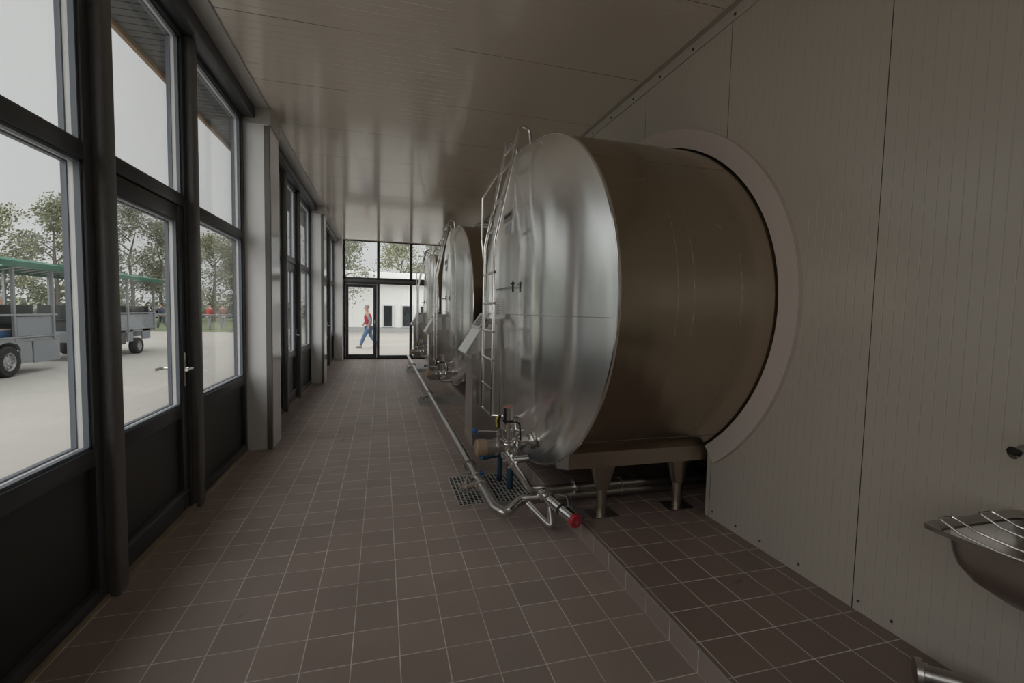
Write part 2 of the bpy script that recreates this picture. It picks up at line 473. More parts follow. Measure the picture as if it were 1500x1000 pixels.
# ------------------------------------------------------------------ left wall: pillars, posts, windows, doors
XI, XO, XG = -1.335, -1.43, -1.385      # inner face, outer face, glass plane
PILLARS = [(.80, 1.23), (5.29, 5.72), (9.82, 10.25), (14.27, YE)]
for i, (y0, y1) in enumerate(PILLARS):
    root = struct_empty('pillar' if i == 0 else 'pillar.%03d' % i, (-1.27, (y0+y1)/2, 0))
    root['label'] = ['pale sheet clad pillar behind the viewpoint', 'nearest pale sheet clad pillar between the window bays',
                     'second pale pillar along the window wall', 'narrow pale pillar in the far corner'][i]
    b = B(); b.box(-1.43, -1.105, y0, y1, 0, ZC, .003, 1); b.make('cladding', M_PILLAR, root)
    if i < 3:
        b = B(); b.box(-1.108, -1.098, y0+.035, y1-.004, 0.0, ZC-.15, .002, 1); b.make('side_sheet', M_PILLAR_SIDE, root)
        b = B(); b.box(-1.150, -1.1005, y0-.006, y0+.03, 0.0, ZC-.18, .001, 1); b.make('corner_strip', mat('corner_strip', (.17,.16,.145), .45), root)
        b = B(); b.box(-1.43, -1.085, y0-.012, y1+.01, ZC-.17, ZC, .002, 1); b.make('cap_strip', M_TRIM, root)

def pane(name, parent, y0, y1, z0, z1, x=XG):
    b = B(); b.box(x-.004, x+.004, y0, y1, z0, z1)
    return b.make(name, M_GLASS, parent, smooth=False)
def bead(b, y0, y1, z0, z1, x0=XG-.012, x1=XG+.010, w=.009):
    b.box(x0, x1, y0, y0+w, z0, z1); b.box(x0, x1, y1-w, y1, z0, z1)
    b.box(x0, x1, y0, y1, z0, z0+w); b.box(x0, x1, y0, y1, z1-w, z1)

ZT0, ZT1 = 2.155, 2.235      # transom
ZS = .79                     # sill
ZTOP = 3.33
wn = [0]; dn = [0]
def fixed_window(y0, y1):
    wn[0] += 1
    r = struct_empty('window_%d' % wn[0], (XG, (y0+y1)/2, 0))
    j = .068
    b = B()
    for (ya, yb) in ((y0, y0+j), (y1-j, y1)): b.box(XO, XI, ya, yb, .02, ZTOP+.05, .004)
    b.box(XO, XI, y0+j, y1-j, ZTOP, ZTOP+.05, .004)
    b.box(XO, XI, y0+j, y1-j, ZT0, ZT1, .004)
    b.box(XO, XI, y0+j, y1-j, ZS-.085, ZS, .004)
    b.box(XO, XI, y0+j, y1-j, .02, .085, .004)
    b.make('window_frame', M_DARKFRAME, r)
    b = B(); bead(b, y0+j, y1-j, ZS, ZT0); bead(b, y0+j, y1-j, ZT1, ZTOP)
    b.make('spacer_reflection', M_BEAD, r, smooth=False)
    b = B()
    for za, zb in ((ZS, ZT0), (ZT1, ZTOP)): bead(b, y0+j, y1-j, za, zb, XG+.012, XG+.036, .014); bead(b, y0+j, y1-j, za, zb, XG-.036, XG-.014, .016)
    b.make('glazing_stop', M_STOP, r, smooth=False)
    pane('pane', r, y0+j, y1-j, ZS, ZT0); pane('pane', r, y0+j, y1-j, ZT1, ZTOP)
    b = B(); b.box(XO+.015, XI-.028, y0+j, y1-j, .085, ZS-.085); b.make('infill_panel', M_PANEL, r, smooth=False)
    b = B(); b.box(XO, XI+.012, y0, y1, 0, .02); b.make('sill_joint', M_SEALANT, r, smooth=False)
    return r
def handle(r, y, z, x, out=1):
    b = B(); b.box(min(x, x+out*.01), max(x, x+out*.01), y-.016, y+.016, z-.13, z+.11, .004); b.make('door_plate', M_CHROME, r)
    b = B(); b.tube(bend([(x, y, z), (x+out*.055, y, z), (x+out*.055, y-.115, z)], .02), .0105, 12); b.make('door_handle', M_CHROME, r)
def glazed_door(y0, y1):
    dn[0] += 1
    r = struct_empty('door_%d' % dn[0], (XG, (y0+y1)/2, 0))
    b = B()
    b.box(XO, XI, y0, y0+.03, .0, ZTOP+.05, .004); b.box(XO, XI, y1-.045, y1, .0, ZTOP+.05, .004)
    b.box(XO, XI, y0+.03, y1-.045, ZTOP, ZTOP+.05, .004)
    b.box(XO, XI, y0+.03, y1-.045, ZT0+.02, ZT1+.02, .004)
    b.make('door_frame', M_DARKFRAME, r)
    ya, yb = y0+.034, y1-.05; s = .085; za, zb = .035, ZT0+.014; xo, xi = XO+.004, XI-.010
    b = B()
    b.box(xo, xi, ya, ya+s, za, zb, .004); b.box(xo, xi, yb-s, yb, za, zb, .004)
    b.box(xo, xi, ya+s, yb-s, zb-.10, zb, .004); b.box(xo, xi, ya+s, yb-s, ZS-.085, ZS, .004); b.box(xo, xi, ya+s, yb-s, za, za+.15, .004)
    b.make('door_leaf', M_DARKFRAME, r)
    b = B(); b.box(xo+.012, xi-.026, ya+s, yb-s, za+.15, ZS-.085); b.make('infill_panel', M_PANEL, r, smooth=False)
    b = B(); bead(b, ya+s, yb-s, ZS, zb-.10); bead(b, y0+.03, y1-.045, ZT1+.02, ZTOP); b.make('spacer_reflection', M_BEAD, r, smooth=False)
    b = B(); bead(b, ya+s, yb-s, ZS, zb-.10, XG+.012, XG+.032, .014); bead(b, ya+s, yb-s, ZS, zb-.10, XG-.036, XG-.014, .016); bead(b, y0+.03, y1-.045, ZT1+.02, ZTOP, XG+.012, XG+.032, .014); bead(b, y0+.03, y1-.045, ZT1+.02, ZTOP, XG-.036, XG-.014, .016); b.make('glazing_stop', M_STOP, r, smooth=False)
    pane('pane', r, ya+s, yb-s, ZS, zb-.10); pane('pane', r, y0+.03, y1-.045, ZT1+.02, ZTOP)
    b = B(); b.box(XI-.012, XI+.004, ya+.05, yb-.03, .165, .172); b.make('drip_strip', mat('drip_strip', (.16,.165,.165), .35), r, smooth=False)
    handle(r, yb-.04, 1.05, xi, 1); handle(r, yb-.04, 1.05, xo, -1)
    b = B(); b.box(XO, XI+.02, y0, y1, 0, .03); b.make('threshold', M_SEALANT, r, smooth=False)
    return r
pn = [9]
def post(y0, y1):
    b = B(); b.box(-1.425, -1.285, y0, y1, 0, 3.37, .016, 3)
    o = b.make('trim_%d' % pn[0], M_POST); pn[0] += 1
    return struct(o, 'dark steel post between window and door on the left')
for i in range(4):
    y0 = PILLARS[i-1][1] if i > 0 else YB
    y1 = PILLARS[i][0]
    if i == 0:
        p1 = (y1-2.555, y1-2.44); p2 = (y1-1.44, y1-1.335)
    else:
        p1 = (y0+ (1.503 if i == 1 else 1.43), 0); p1 = (p1[0], p1[0]+.105)
        p2 = (p1[0]+1.117, p1[0]+1.117+.102)
    fixed_window(y0, p1[0]); post(*p1); glazed_door(p1[1], p2[0]); post(*p2); fixed_window(p2[1], y1)
    b = B(); b.box(-1.43, -1.225, y0, y1, 3.365, 3.475, .006); o = b.make('trim_%d' % pn[0], M_DARKFRAME); pn[0] += 1
    struct(o, 'dark header box above the window bay')
    b = B(); b.box(-1.43, -1.10, y0, y1, 3.474, ZC+.01); o = b.make('trim_%d' % pn[0], M_TRIM, smooth=False); pn[0] += 1
    struct(o, 'pale strip between header box and ceiling')
# wall above the windows and its eave, seen from inside through the top panes
b = B(); b.box(-1.46, -1.425, YB, YE+.1, 3.37, 3.95); struct(b.make('wall_left', M_TRIM, smooth=False), 'narrow wall strip above the window bays')
M_SOFFIT = mat('soffit_slats', (.10,.105,.11), .6)
root = struct_empty('roof_eave', (-1.8, 5, 3.7)); root['label'] = 'roof overhang with slatted soffit and timber fascia outside the windows'
b = B()
y = YB
while y < YE+1:
    b.box(-2.02, -1.46, y, y+.088, 3.70, 3.72); y += .1
b.make('soffit', M_SOFFIT, root, smooth=False)
b = B(); b.box(-2.10, -1.44, YB, YE+1, 3.725, 3.95); b.make('roof_deck', mat('roof_deck', (.06,.06,.06), .8), root, smooth=False)
b = B(); b.box(-2.06, -2.02, YB, YE+1, 3.66, 3.93, .004); b.make('fascia', mat('fascia_timber', (.36,.235,.15), .6, noise=.2, nscale=4, stretch=(6,.4,6)), root)

# ------------------------------------------------------------------ end wall (glazed)
YE0, YE1, YEG = YE, YE+.08, YE+.04
r = struct_empty('window_20', (.5, YE, 0))
b = B()
for (xa, xb) in ((-1.095, -1.03), (-.145, -.07), (.81, .885), (1.80, 1.875)):
    b.box(xa, xb, YE0, YE1, 0, 3.49, .004)
b.box(-1.095, XR, YE0, YE1, 2.36, 2.42, .004)
b.box(-1.095, XR, YE0, YE1, 3.465, 3.50, .004)
for (xa, xb) in ((-.07, .81), (.885, 1.80)):
    b.box(xa, xb, YE0, YE1, .02, .11, .004); b.box(xa, xb, YE0, YE1, 2.235, 2.285, .004)
b.make('window_frame', M_DARKFRAME, r)
b = B(); b.box(-1.095, 1.9, YE0-.012, YE0+.05, 2.283, 2.362, .003); b.make('transom_strip', mat('grey_transom', (.13,.13,.13), .35), r)
for (xa, xb) in ((-1.03, -.145), (-.07, .81), (.885, 1.80)):
    b = B(); b.box(xa, xb, YEG-.004, YEG+.004, 2.42, 3.465); b.make('pane', M_GLASS, r, smooth=False)
    if xa > -.5:
        b = B(); b.box(xa, xb, YEG-.004, YEG+.004, .11, 2.235); b.make('pane', M_GLASS, r, smooth=False)
b = B(); b.box(1.875, XR, YE0, YE1, 0, 3.5); b.make('side_panel', M_PANEL, r, smooth=False)
dn[0] += 1
r = struct_empty('door_%d' % dn[0], (-.58, YE, 0))
xa, xb, s = -1.025, -.15, .10
b = B(); b.box(-1.03, -.145, YE0+.002, YE1, 2.225, 2.285, .004)
b.make('door_frame', M_DARKFRAME, r)
b = B()
b.box(xa, xa+s*.75, YE0+.006, YE1-.006, .03, 2.22, .004); b.box(xb-s, xb, YE0+.006, YE1-.006, .03, 2.22, .004)
b.box(xa+s*.75, xb-s, YE0+.006, YE1-.006, 2.13, 2.22, .004); b.box(xa+s*.75, xb-s, YE0+.006, YE1-.006, .03, .14, .004)
b.make('door_leaf', M_DARKFRAME, r)
b = B(); b.box(xa+s*.75, xb-s, YEG-.004, YEG+.004, .14, 2.13); b.make('pane', M_GLASS, r, smooth=False)
b = B(); b.box(xb-.06, xb-.03, YE0-.006, YE0+.006, .95, 1.18, .003); b.make('door_plate', M_CHROME, r)
b = B(); b.tube(bend([(xb-.045, YE0, 1.06), (xb-.045, YE0-.05, 1.06), (xb-.16, YE0-.05, 1.06)], .02), .0105, 10); b.make('door_handle', M_CHROME, r)
b = B(); b.box(-1.095, 1.9, YE0, YE1, 0, .03); b.make('threshold', M_GASKET, r, smooth=False)

# ------------------------------------------------------------------ the tanks
DISH = .16
def head_x(y, z, c=TY):
    """surface of the dished head: sheet bowed mostly across, flattening to the rim"""
    k = math.sqrt(max(1e-5, 1-((z-TZ)/TB)**2)); u = (y-c)/(TA*k)
    e = max(0, 1-u*u)*k**.45
    return TX-DISH*e+.02*max(0, 1.475-z)*e
def make_tank():
    root = thing('milk_tank', 'nearest large oval stainless steel tank with its dished end facing the corridor', 'tank',
                 (1.7, TY, STEP_H), 'steel tanks set through the right wall')
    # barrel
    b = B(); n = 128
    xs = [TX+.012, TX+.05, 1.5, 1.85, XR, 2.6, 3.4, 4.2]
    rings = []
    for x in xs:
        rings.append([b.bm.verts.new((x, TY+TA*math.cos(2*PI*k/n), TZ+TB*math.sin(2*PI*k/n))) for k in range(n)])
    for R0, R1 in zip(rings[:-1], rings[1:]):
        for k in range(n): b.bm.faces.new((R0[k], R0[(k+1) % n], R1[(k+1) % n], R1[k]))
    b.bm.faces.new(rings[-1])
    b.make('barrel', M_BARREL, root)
    # weld seams of the barrel
    b = B()
    for x in (1.52, 1.62, 1.93):
        b.tube([(x, TY+(TA-.0004)*math.cos(2*PI*k/96), TZ+(TB-.0004)*math.sin(2*PI*k/96)) for k in range(96)], .0012, 6, closed=True)
    for ang in (math.radians(138), math.radians(222)):
        b.tube([(TX+.03, TY+TA*math.cos(ang), TZ+TB*math.sin(ang)), (XR-.02, TY+TA*math.cos(ang), TZ+TB*math.sin(ang))], .0016, 6)
    b.make('weld_seam', M_BARREL, root)
    # dished head
    b = B(); m_ = 40
    c0 = b.bm.verts.new((TX-DISH, TY, TZ)); prev = None
    for i in range(1, m_+1):
        q = (i/m_)**.85
        ring = []
        for k in range(n):
            y, z = TY+TA*q*math.cos(2*PI*k/n), TZ+TB*q*math.sin(2*PI*k/n)
            ring.append(b.bm.verts.new((TX if i == m_ else head_x(y, z), y, z)))
        for k in range(n):
            k2 = (k+1) % n
            if prev is None: b.bm.faces.new((c0, ring[k2], ring[k]))
            else: b.bm.faces.new((prev[k], prev[k2], ring[k2], ring[k]))
        prev = ring
    hd = b.make('tank_head', M_HEAD, root, angle=80)
    b = B(); path = []
    for k in range(80):
        y = TY-TA*.985+2*TA*.985*k/79
        path.append((head_x(y, 1.475)-.0005, y, 1.475))
    b.tube(path, .0028, 6); b.make('weld_line', M_HEAD, hd)
    # rim lip
    b = B()
    b.tube([(TX+.004, TY+(TA+.002)*math.cos(2*PI*k/n), TZ+(TB+.002)*math.sin(2*PI*k/n)) for k in range(n)], .010, 8, closed=True)
    b.make('head_rim', M_CHROME, root)
    # side skirts
    for sg in (-1, 1):
        yo = TY+sg*1.07; yi = TY+sg*.88
        zi = TZ-TB*math.sqrt(1-(.88/TA)**2)+.012; zo = TZ-TB*math.sqrt(1-(1.07/TA)**2)+.02
        poly = [(yo, .482), (yo, zo), (TY+sg*1.03, zo), (yi, zi), (yi, zi-.02)]
        if sg > 0: poly = poly[::-1]
        b = B(); b.prism(poly, 'x', TX+.0, 3.9); b.make('skirt', M_SKIRT, root, smooth=False)
        b = B(); b.prism([(yo-sg*.001, .481), (yo-sg*.001, zo), (TY+sg*1.03, zo+.02), (TY+sg*.80, zi-.02), (yi, zi-.06)], 'x', TX-.004, TX+.004); b.make('skirt_end', M_HEAD, root, smooth=False)
    # legs
    for sg in (-1, 1):
        for x in (1.476, 2.083):
            y = TY+sg*.935
            b = B()
            b.tube([(x, y, .30), (x, y, STEP_H+.006)], .035, 20)
            lg = b.make('leg', M_SKIRT, root)
            b = B()
            V0 = [(x-.085, y-sg*-.06, .50), (x+.085, y-sg*-.06, .50), (x+.085, y-sg*.06, .50), (x-.085, y-sg*.06, .50)]
            nn = 16
            top = [b.bm.verts.new((x+.095*max(-1, min(1, 1.3*math.cos(2*PI*k/nn))), y+.055*max(-1, min(1, 1.3*math.sin(2*PI*k/nn))), .50)) for k in range(nn)]
            bot = [b.bm.verts.new((x+.044*math.cos(2*PI*k/nn), y+.044*math.sin(2*PI*k/nn), .285)) for k in range(nn)]
            for k in range(nn): b.bm.faces.new((top[k], top[(k+1) % nn], bot[(k+1) % nn], bot[k]))
            b.bm.faces.new(top[::-1]); b.bm.faces.new(bot)
            b.make('gusset', M_SKIRT, lg)
            b = B(); b.box(x-.10, x+.10, y-.075, y+.075, STEP_H, STEP_H+.008, .001, 1); b.make('foot_plate', M_DULL, lg)
    # name plate and contents label
    b = B()
    def plate(b, y0, y1, z0, z1, off):
        q = [(y0, z0), (y1, z0), (y1, z1), (y0, z1)]
        f = [b.bm.verts.new((head_x(y, z)-off, y, z)) for y, z in q]; k = [b.bm.verts.new((head_x(y, z)+.006, y, z)) for y, z in q]
        b.bm.faces.new(f[::-1]); b.bm.faces.new(k)
        for i in range(4): b.bm.faces.new((f[i], f[(i+1) % 4], k[(i+1) % 4], k[i]))
    plate(b, 3.69, 3.95, 2.255, 2.33, .006)
    npl = b.make('name_plate', mat('name_plate', (.34,.34,.33), .4, metal=.6), root, smooth=False); npl['label'] = 'grey name plate'
    b = B()
    for i in range(7):
        y = 3.71+i*.033; plate(b, y, y+.022, 2.285, 2.312, .0075)
    b.make('lettering', mat('plate_lettering', (.05,.05,.05), .5), npl, smooth=False)
    b = B(); plate(b, 3.74, 3.89, 2.15, 2.22, .004); b.make('data_label', mat('data_label', (.50,.51,.51), .5, metal=.3), root, smooth=False)
    b = B(); b.tube([(head_x(3.66, z)-.004, 3.66, z) for z in (2.13, 2.22, 2.31, 2.40)], .004, 6); b.make('plate_edge', M_CHROME, root)
    # dip rod with small cock
    b = B()
    b.tube([(head_x(y, 1.69)-.03, y, 1.69) for y in (3.50, 3.7, 3.9, 4.1)], .007, 8)
    b.tube([(head_x(4.08, 1.69), 4.08, 1.69), (head_x(4.08, 1.69)-.035, 4.08, 1.69)], .006, 8)
    rod = b.make('dip_rod', M_DULL, root)
    b = B(); xx = head_x(3.5, 1.69)-.03
    b.tube([(xx, 3.50, 1.65), (xx, 3.50, 1.73)], .008, 8); b.tube([(xx, 3.46, 1.715), (xx, 3.56, 1.715)], .006, 8)
    b.make('cock', M_BLACK, rod)
    # outlet flange on the head
    fx = head_x(3.22, .545)
    b = B(); b.lathe([(0,.03),(.012,.03),(.014,.062),(.030,.062),(.032,.045),(.042,.052),(.056,.052),(.058,.03),(.10,.03)], (fx+.012, 3.22, .545), (-1,0,0), 32)
    b.make('outlet_flange', M_CHROME, root)
    # top hatch
    b = B(); b.lathe([(0,.24),(.07,.24),(.075,.26),(.10,.26),(.12,.20),(.13,0)], (1.75, TY+.1, TZ+TB-.025), (0,0,1), 32)
    b.tube(bend([(1.62, TY+.1, TZ+TB+.09), (1.62, TY+.1, TZ+TB+.15), (1.88, TY+.1, TZ+TB+.15), (1.88, TY+.1, TZ+TB+.09)], .03), .01, 8)
    b.make('hatch', M_DULL, root)
    # small yellow sticker at the skirt corner
    b = B(); q = [(2.80,.555),(2.85,.545),(2.85,.515),(2.80,.523)]
    b.quad(*[(TX-.004, y, z) for y, z in q]); s_ = b.make('sticker', M_YELLOW, root, smooth=False); s_['label'] = 'small yellow sticker'
    return root

def make_ladder():
    X = .84; ya, yb = 3.54, 3.90
    root = thing('ladder', 'slim steel ladder hooked over the nearest tank head', 'ladder', (X, (ya+yb)/2, .66), 'ladders on the tank heads')
    for y in (ya, yb):
        top = bend([(X, y, .665), (X, y, 2.03), (1.005, y, 2.84), (1.015, y, 2.925), (1.10, y, 2.925), (1.115, y, 2.80)], .045, 7)
        b = B(); b.tube(top, .0135, 12)
        b.make('rail', M_CHROME, root)
    for z in (.665, .885, 1.11, 1.335, 1.56, 1.80):
        b = B(); b.tube([(X, ya-.022, z), (X, yb+.012, z)], .0115, 10)
        b.make('rung', M_CHROME, root)
    for f in (.15, .45, .78, .98):
        x = X+(1.005-X)*f; z = 2.03+(2.84-2.03)*f
        b = B(); b.tube([(x, ya, z), (x, yb, z)], .011, 10); b.make('rung', M_CHROME, root)
    # bottom brackets curling to the tank
    b = B(); b.tube(bend([(X, ya, .675), (X+.10, ya-.06, .675), (X+.135, ya-.20, .66), (X+.13, ya-.22, .60), (X+.20, ya-.22, .595)], .05), .0115, 10)
    b.make('bottom_bracket', M_CHROME, root)
    b = B(); b.tube([(X, ya, .665), (head_x(ya, .665)+.004, ya-.03, .66)], .0115, 10); b.make('bottom_bracket', M_CHROME, root)
    # guard rail outside the far rail
    b = B(); b.tube(bend([(X+.10, yb+.01, 2.66), (X-.015, yb+.05, 2.46), (X-.015, yb+.05, 2.10), (X-.0, yb, 1.86)], .03), .0085, 8); b.make('guard_rail', M_CHROME, root)
    return root

def make_console(paper):
    # cabinet standing off the head behind the ladder
    x0, x1, y0, y1, z0, z1 = .772, 1.055, 4.0, 4.36, .30, 1.43
    root = thing('control_cabinet', 'nearest narrow steel control cabinet with a tilted console top', 'control cabinet', (.9, 4.18, z0), 'control cabinets beside the ladders')
    b = B(); b.prism([(x0, z0), (x1+.03, z0), (x1, z1), (x0+.12, z1), (x0, z1-.22)], 'y', y0, y1)
    b.make('body', M_CAB, root, smooth=False)
    b = B()
    # tilted hood with a lip
    q = [(.700, 1.125), (.742, 1.095), (.80, 1.14), (.93, 1.175), (.93, 1.36), (.836, 1.345)]
    b.prism(q, 'y', y0-.03, y1+.03)
    hd = b.make('console_hood', M_HOOD, root, smooth=False)
    b = B(); b.prism([(.698, 1.128), (.838, 1.352), (.843, 1.349), (.703, 1.125)], 'y', y0-.012, y1+.012); b.make('console_face', mat('console_face', (.88,.88,.87), .35), hd, smooth=False)
    # hinged flap above, propped open
    b = B(); b.prism([(.815, 1.345), (.905, 1.478), (.95, 1.478), (.95, 1.470), (.912, 1.468), (.824, 1.341)], 'y', y0-.01, y1+.0)
    fl = b.make('console_flap', M_HOOD, root, smooth=False)
    b = B()
    for i in range(6):
        f = .15+i*.12; xx = .815+.09*f; zz = 1.345+.133*f
        b.prism([(xx-.003, zz+.001), (xx+.005, zz+.013), (xx+.008, zz+.011), (xx, zz-.001)], 'y', y0+.03+.01*(i % 3), y1-.06-.03*(i % 2))
    b.make('printed_lines', M_INK, fl, smooth=False)
    b = B(); b.box(.905, .985, y0-.012, y0-.002, 1.17, 1.38, .002, 1); b.make('side_plate', M_HOOD, root)
    b = B(); b.tube([(.755, y0-.028, 1.09), (.755, y1+.02, 1.09)], .008, 8); b.make('lip_rail', M_CHROME, root)
    b = B(); b.box(1.02, 1.055, y0-.012, y0, .32, 1.40, .002, 1); b.make('edge_strip', M_CAB, root)
    return root

def make_valve():
    Y = 3.22; X = .89; Z = .545
    root = thing('outlet_valve', 'nearest outlet valve cluster with upright actuator and tan motor cover', 'valve', (X, Y, .40), 'outlet valves under the ladders')
    fx = head_x(Y, Z)-.085
    b = B(); b.lathe([(0,.030),(.05,.030),(.052,.042),(.066,.042),(.068,.030),(.12,.030)], (fx+.02, Y, Z), (-1,0,0), 24)
    b.make('neck', M_CHROME, root)
    b = B(); b.ball((X, Y, Z-.02), .052); b.lathe([(0,.045),(.06,.045),(.062,.058),(.078,.058),(.08,.045)], (X, Y, Z-.06), (0,0,1), 24)
    b.lathe([(0,.036),(.05,.036),(.052,.05),(.066,.05),(.068,.034)], (X, Y, Z-.03), (0,0,-1), 24)
    b.make('valve_body', M_CHROME, root)
    # upright actuator
    b = B(); b.lathe([(0,.024),(.02,.024),(.022,.041),(.10,.041),(.102,.039),(.105,.0405),(.145,.0405),(.15,.036),(.165,.036),(.17,.0405),(.255,.0405),(.258,.037)], (X, Y, Z-.0), (0,0,1), 32)
    ac = b.make('actuator', M_CHROME, root)
    b = B(); b.lathe([(.150,.0415),(.166,.0415)], (X, Y, Z), (0,0,1), 32); b.make('black_band', M_BLACK, ac)
    b = B(); b.lathe([(0,.037),(.008,.038),(.012,.030),(.014,0)], (X, Y, Z+.256), (0,0,1), 28); c = b.make('cap', M_PINK, ac); c['label'] = 'faded red cap'
    b = B(); b.tube(bend([(X+.03, Y-.025, Z+.15), (X+.075, Y-.04, Z+.15), (X+.085, Y-.04, Z+.02)], .03), .006, 8); b.make('air_line', M_BLACK, ac)
    # horizontal motor, tan cover
    zz = Z-.03
    b = B(); b.lathe([(0,.040),(.05,.040),(.052,.062),(.064,.062),(.066,.053),(.13,.053),(.132,.057),(.142,.057)], (X-.03, Y, zz), (-1,0,0), 32)
    mo = b.make('motor', M_DULL, root)
    b = B(); b.lathe([(0,.060),(.065,.060),(.072,.053),(.072,0)], (X-.165, Y, zz), (-1,0,0), 32); c = b.make('motor_cover', M_BROWN, mo); c['label'] = 'tan round motor cover'
    for x in (X-.088, X+.055):
        b = B(); b.tube([(x, Y+.054*math.cos(2*PI*k/24), zz+.054*math.sin(2*PI*k/24)) for k in range(24)], .009, 8, closed=True)
        b.tube([(x, Y-.04, zz+.05), (x, Y-.05, zz+.10)], .007, 8); b.box(x-.008, x+.008, Y-.06, Y-.04, zz+.085, zz+.105)
        b.make('clamp', M_CHROME, root)
    # levers
    b = B(); b.tube([(X-.09, Y-.03, zz+.06), (X-.09, Y-.03, zz+.12), (X-.245, Y-.04, zz+.135)], .006, 8); lv = b.make('lever', M_CHROME, root)
    b = B(); b.ball((X-.255, Y-.04, zz+.136), .021); k = b.make('knob', M_BLUE, lv); k['label'] = 'blue ball knob'
    b = B(); b.tube([(X-.075, Y-.03, zz+.05), (X-.08, Y-.04, zz+.16)], .008, 8); lv = b.make('lever', M_DULL, root)
    b = B(); b.tube([(X-.083, Y-.04, zz+.15), (X-.088, Y-.045, zz+.20), (X-.070, Y-.045, zz+.245)], [.013,.014,.009], 10); k = b.make('grip', M_BLACK, lv)
    b = B(); b.tube([(X-.099, Y-.05, zz+.16), (X-.104, Y-.055, zz+.21), (X-.088, Y-.055, zz+.245)], .006, 8); k = b.make('grip_insert', M_YELLOW, lv); k['label'] = 'yellow insert in the black grip'
    # bend under the body with a clamp
    b = B(); b.tube(bend([(X+.0, Y, Z-.06), (X, Y, Z-.14), (X+.16, Y+.02, Z-.14)], .05), .027, 16); b.make('elbow', M_PIPE, root)
    b = B(); b.lathe([(0,.027),(.002,.046),(.02,.046),(.022,.027)], (X, Y, Z-.115), (0,0,1), 24); b.make('clamp', M_CHROME, root)
    return root

def make_grate(y0, y1):
    x0, x1 = .573, 1.26
    root = thing('floor_grate', 'nearest galvanised drain grate set in the floor tiles', 'drain grate', ((x0+x1)/2, (y0+y1)/2, 0), 'drain grates in the floor')
    b = B(); b.box(x0, x1, y0, y1, .0005, .002); b.make('pit', M_DRAIN, root, smooth=False)  # flat sheet; its black colour stands in for the shade down the drain
    b = B()
    for (a, c, d, e) in ((x0, x0+.006, y0, y1), (x1-.006, x1, y0, y1), (x0, x1, y0, y0+.006), (x0, x1, y1-.006, y1)): b.box(a, c, d, e, 0, .012)
    b.make('grate_frame', M_GRATE, root, smooth=False)
    b = B(); k = 0
    x = x0+.035
    while x < x1-.01:
        b.box(x-.003, x+.003, y0, y1, .002, .013); x += .034
    y = y0+.012
    while y < y1:
        b.box(x0, x1, y-.0015, y+.0015, .003, .0075); y += .033
    b.make('bars', M_GRATE, root, smooth=False)
    return root

tank = make_tank()
lad = make_ladder()
con = make_console(True)
val = make_valve()
gra = make_grate(3.43, 4.06)
ORD = ('middle', 'farthest')
for i, w in enumerate(ORD):
    d = PITCH*(i+1)
    for o, lab in ((tank, '%s oval stainless steel tank along the corridor'), (lad, 'slim steel ladder hooked over the %s tank head'),
                   (con, 'steel control cabinet beside the ladder of the %s tank'), (val, 'outlet valve cluster under the ladder of the %s tank'),
                   (gra, 'drain grate in the floor below the %s tank head')):
        l = o.location; dup(o, (l.x, l.y+d, l.z), lab % w)

# paper on top of the nearest cabinet
b = B()
b.prism([(.955, 1.615), (1.035, 1.615), (1.0, 1.44), (.962, 1.44)], 'y', 3.985, 3.988)
p = b.make('paper_sheet', M_PAPER, smooth=False); tag(p, 'printed paper sheet propped on the nearest control cabinet behind the ladder', 'paper')
b = B()
for i in range(8): b.box(.972, 1.008-.006*(i % 2), 3.9835, 3.985, 1.47+i*.017, 1.474+i*.017)
b.make('print', M_INK, p, smooth=False)

# ------------------------------------------------------------------ pipework
def clamp(b, c, d, r=.034, w=.022):
    c = Vector(c); d = Vector(d).normalized()
    b.lathe([(-w/2, r-.006), (-w/2+.003, r+.012), (w/2-.003, r+.012), (w/2, r-.006)], c, d, 24)
r = thing('milk_pipe', 'long stainless pipe running along the floor past all the tanks', 'pipe', (.75, 7, .1))
b = B()
b.tube(bend([(.742, 13.9, .14), (.752, 4.0, .14), (.752, 3.03, .14), (.80, 2.93, .14), (.955, 3.10, .15), (1.30, 3.10, .158)], .10, 8), .036, 18)
b.make('pipe', M_PIPE, r)
b = B()
b.lathe([(0,.038),(.30,.038)], (.752, 3.66, .14), (0,1,0), 24)
b.make('sleeve', M_PIPE, r)
for k, (y, m_) in enumerate(((3.96, M_DULL), (3.62, M_CHROME), (3.44, M_CHROME), (7.6, M_DULL), (11.5, M_DULL))):
    b = B(); clamp(b, (.752, y, .14), (0,1,0), .041); b.make('clamp', m_, r)
b = B(); b.box(.765, .80, 3.60, 3.655, .168, .192, .005); c = b.make('clamp_tag', M_BLUE, r); c['label'] = 'blue tag on a pipe clamp'
for dy in (0, PITCH, 2*PITCH):
    yy = 3.53+dy
    b = B()
    b.tube([(.73, yy, .13), (.60, yy, .10)], .024, 16); b.lathe([(0,.024),(.002,.042),(.02,.042),(.022,.03)], (.655, yy, .112), (-.13,0,-.03), 24)
    b.lathe([(0,.03),(.002,.046),(.018,.046),(.02,.0)], (.605, yy, .101), (-.13,0,-.03), 24)
    s_ = b.make('drain_stub', M_CHROME, r)
    b = B(); b.tube([(.645, yy+.02, .14), (.66, yy+.05, .20)], .006, 8); b.tube([(.62, yy+.05, .20), (.70, yy+.05, .20)], .006, 8); b.make('wing_handle', M_DULL, s_)
r = thing('transfer_pipe', 'bent steel pipe from the nearest outlet valve to the space under the tank', 'pipe', (1.1, 3.1, .2))
b = B()
b.tube(bend([(.862, 3.20, .475), (1.035, 3.105, .215), (1.20, 3.10, .215), (3.4, 3.10, .215)], .07, 8), .029, 18)
b.make('pipe', M_PIPE, r)
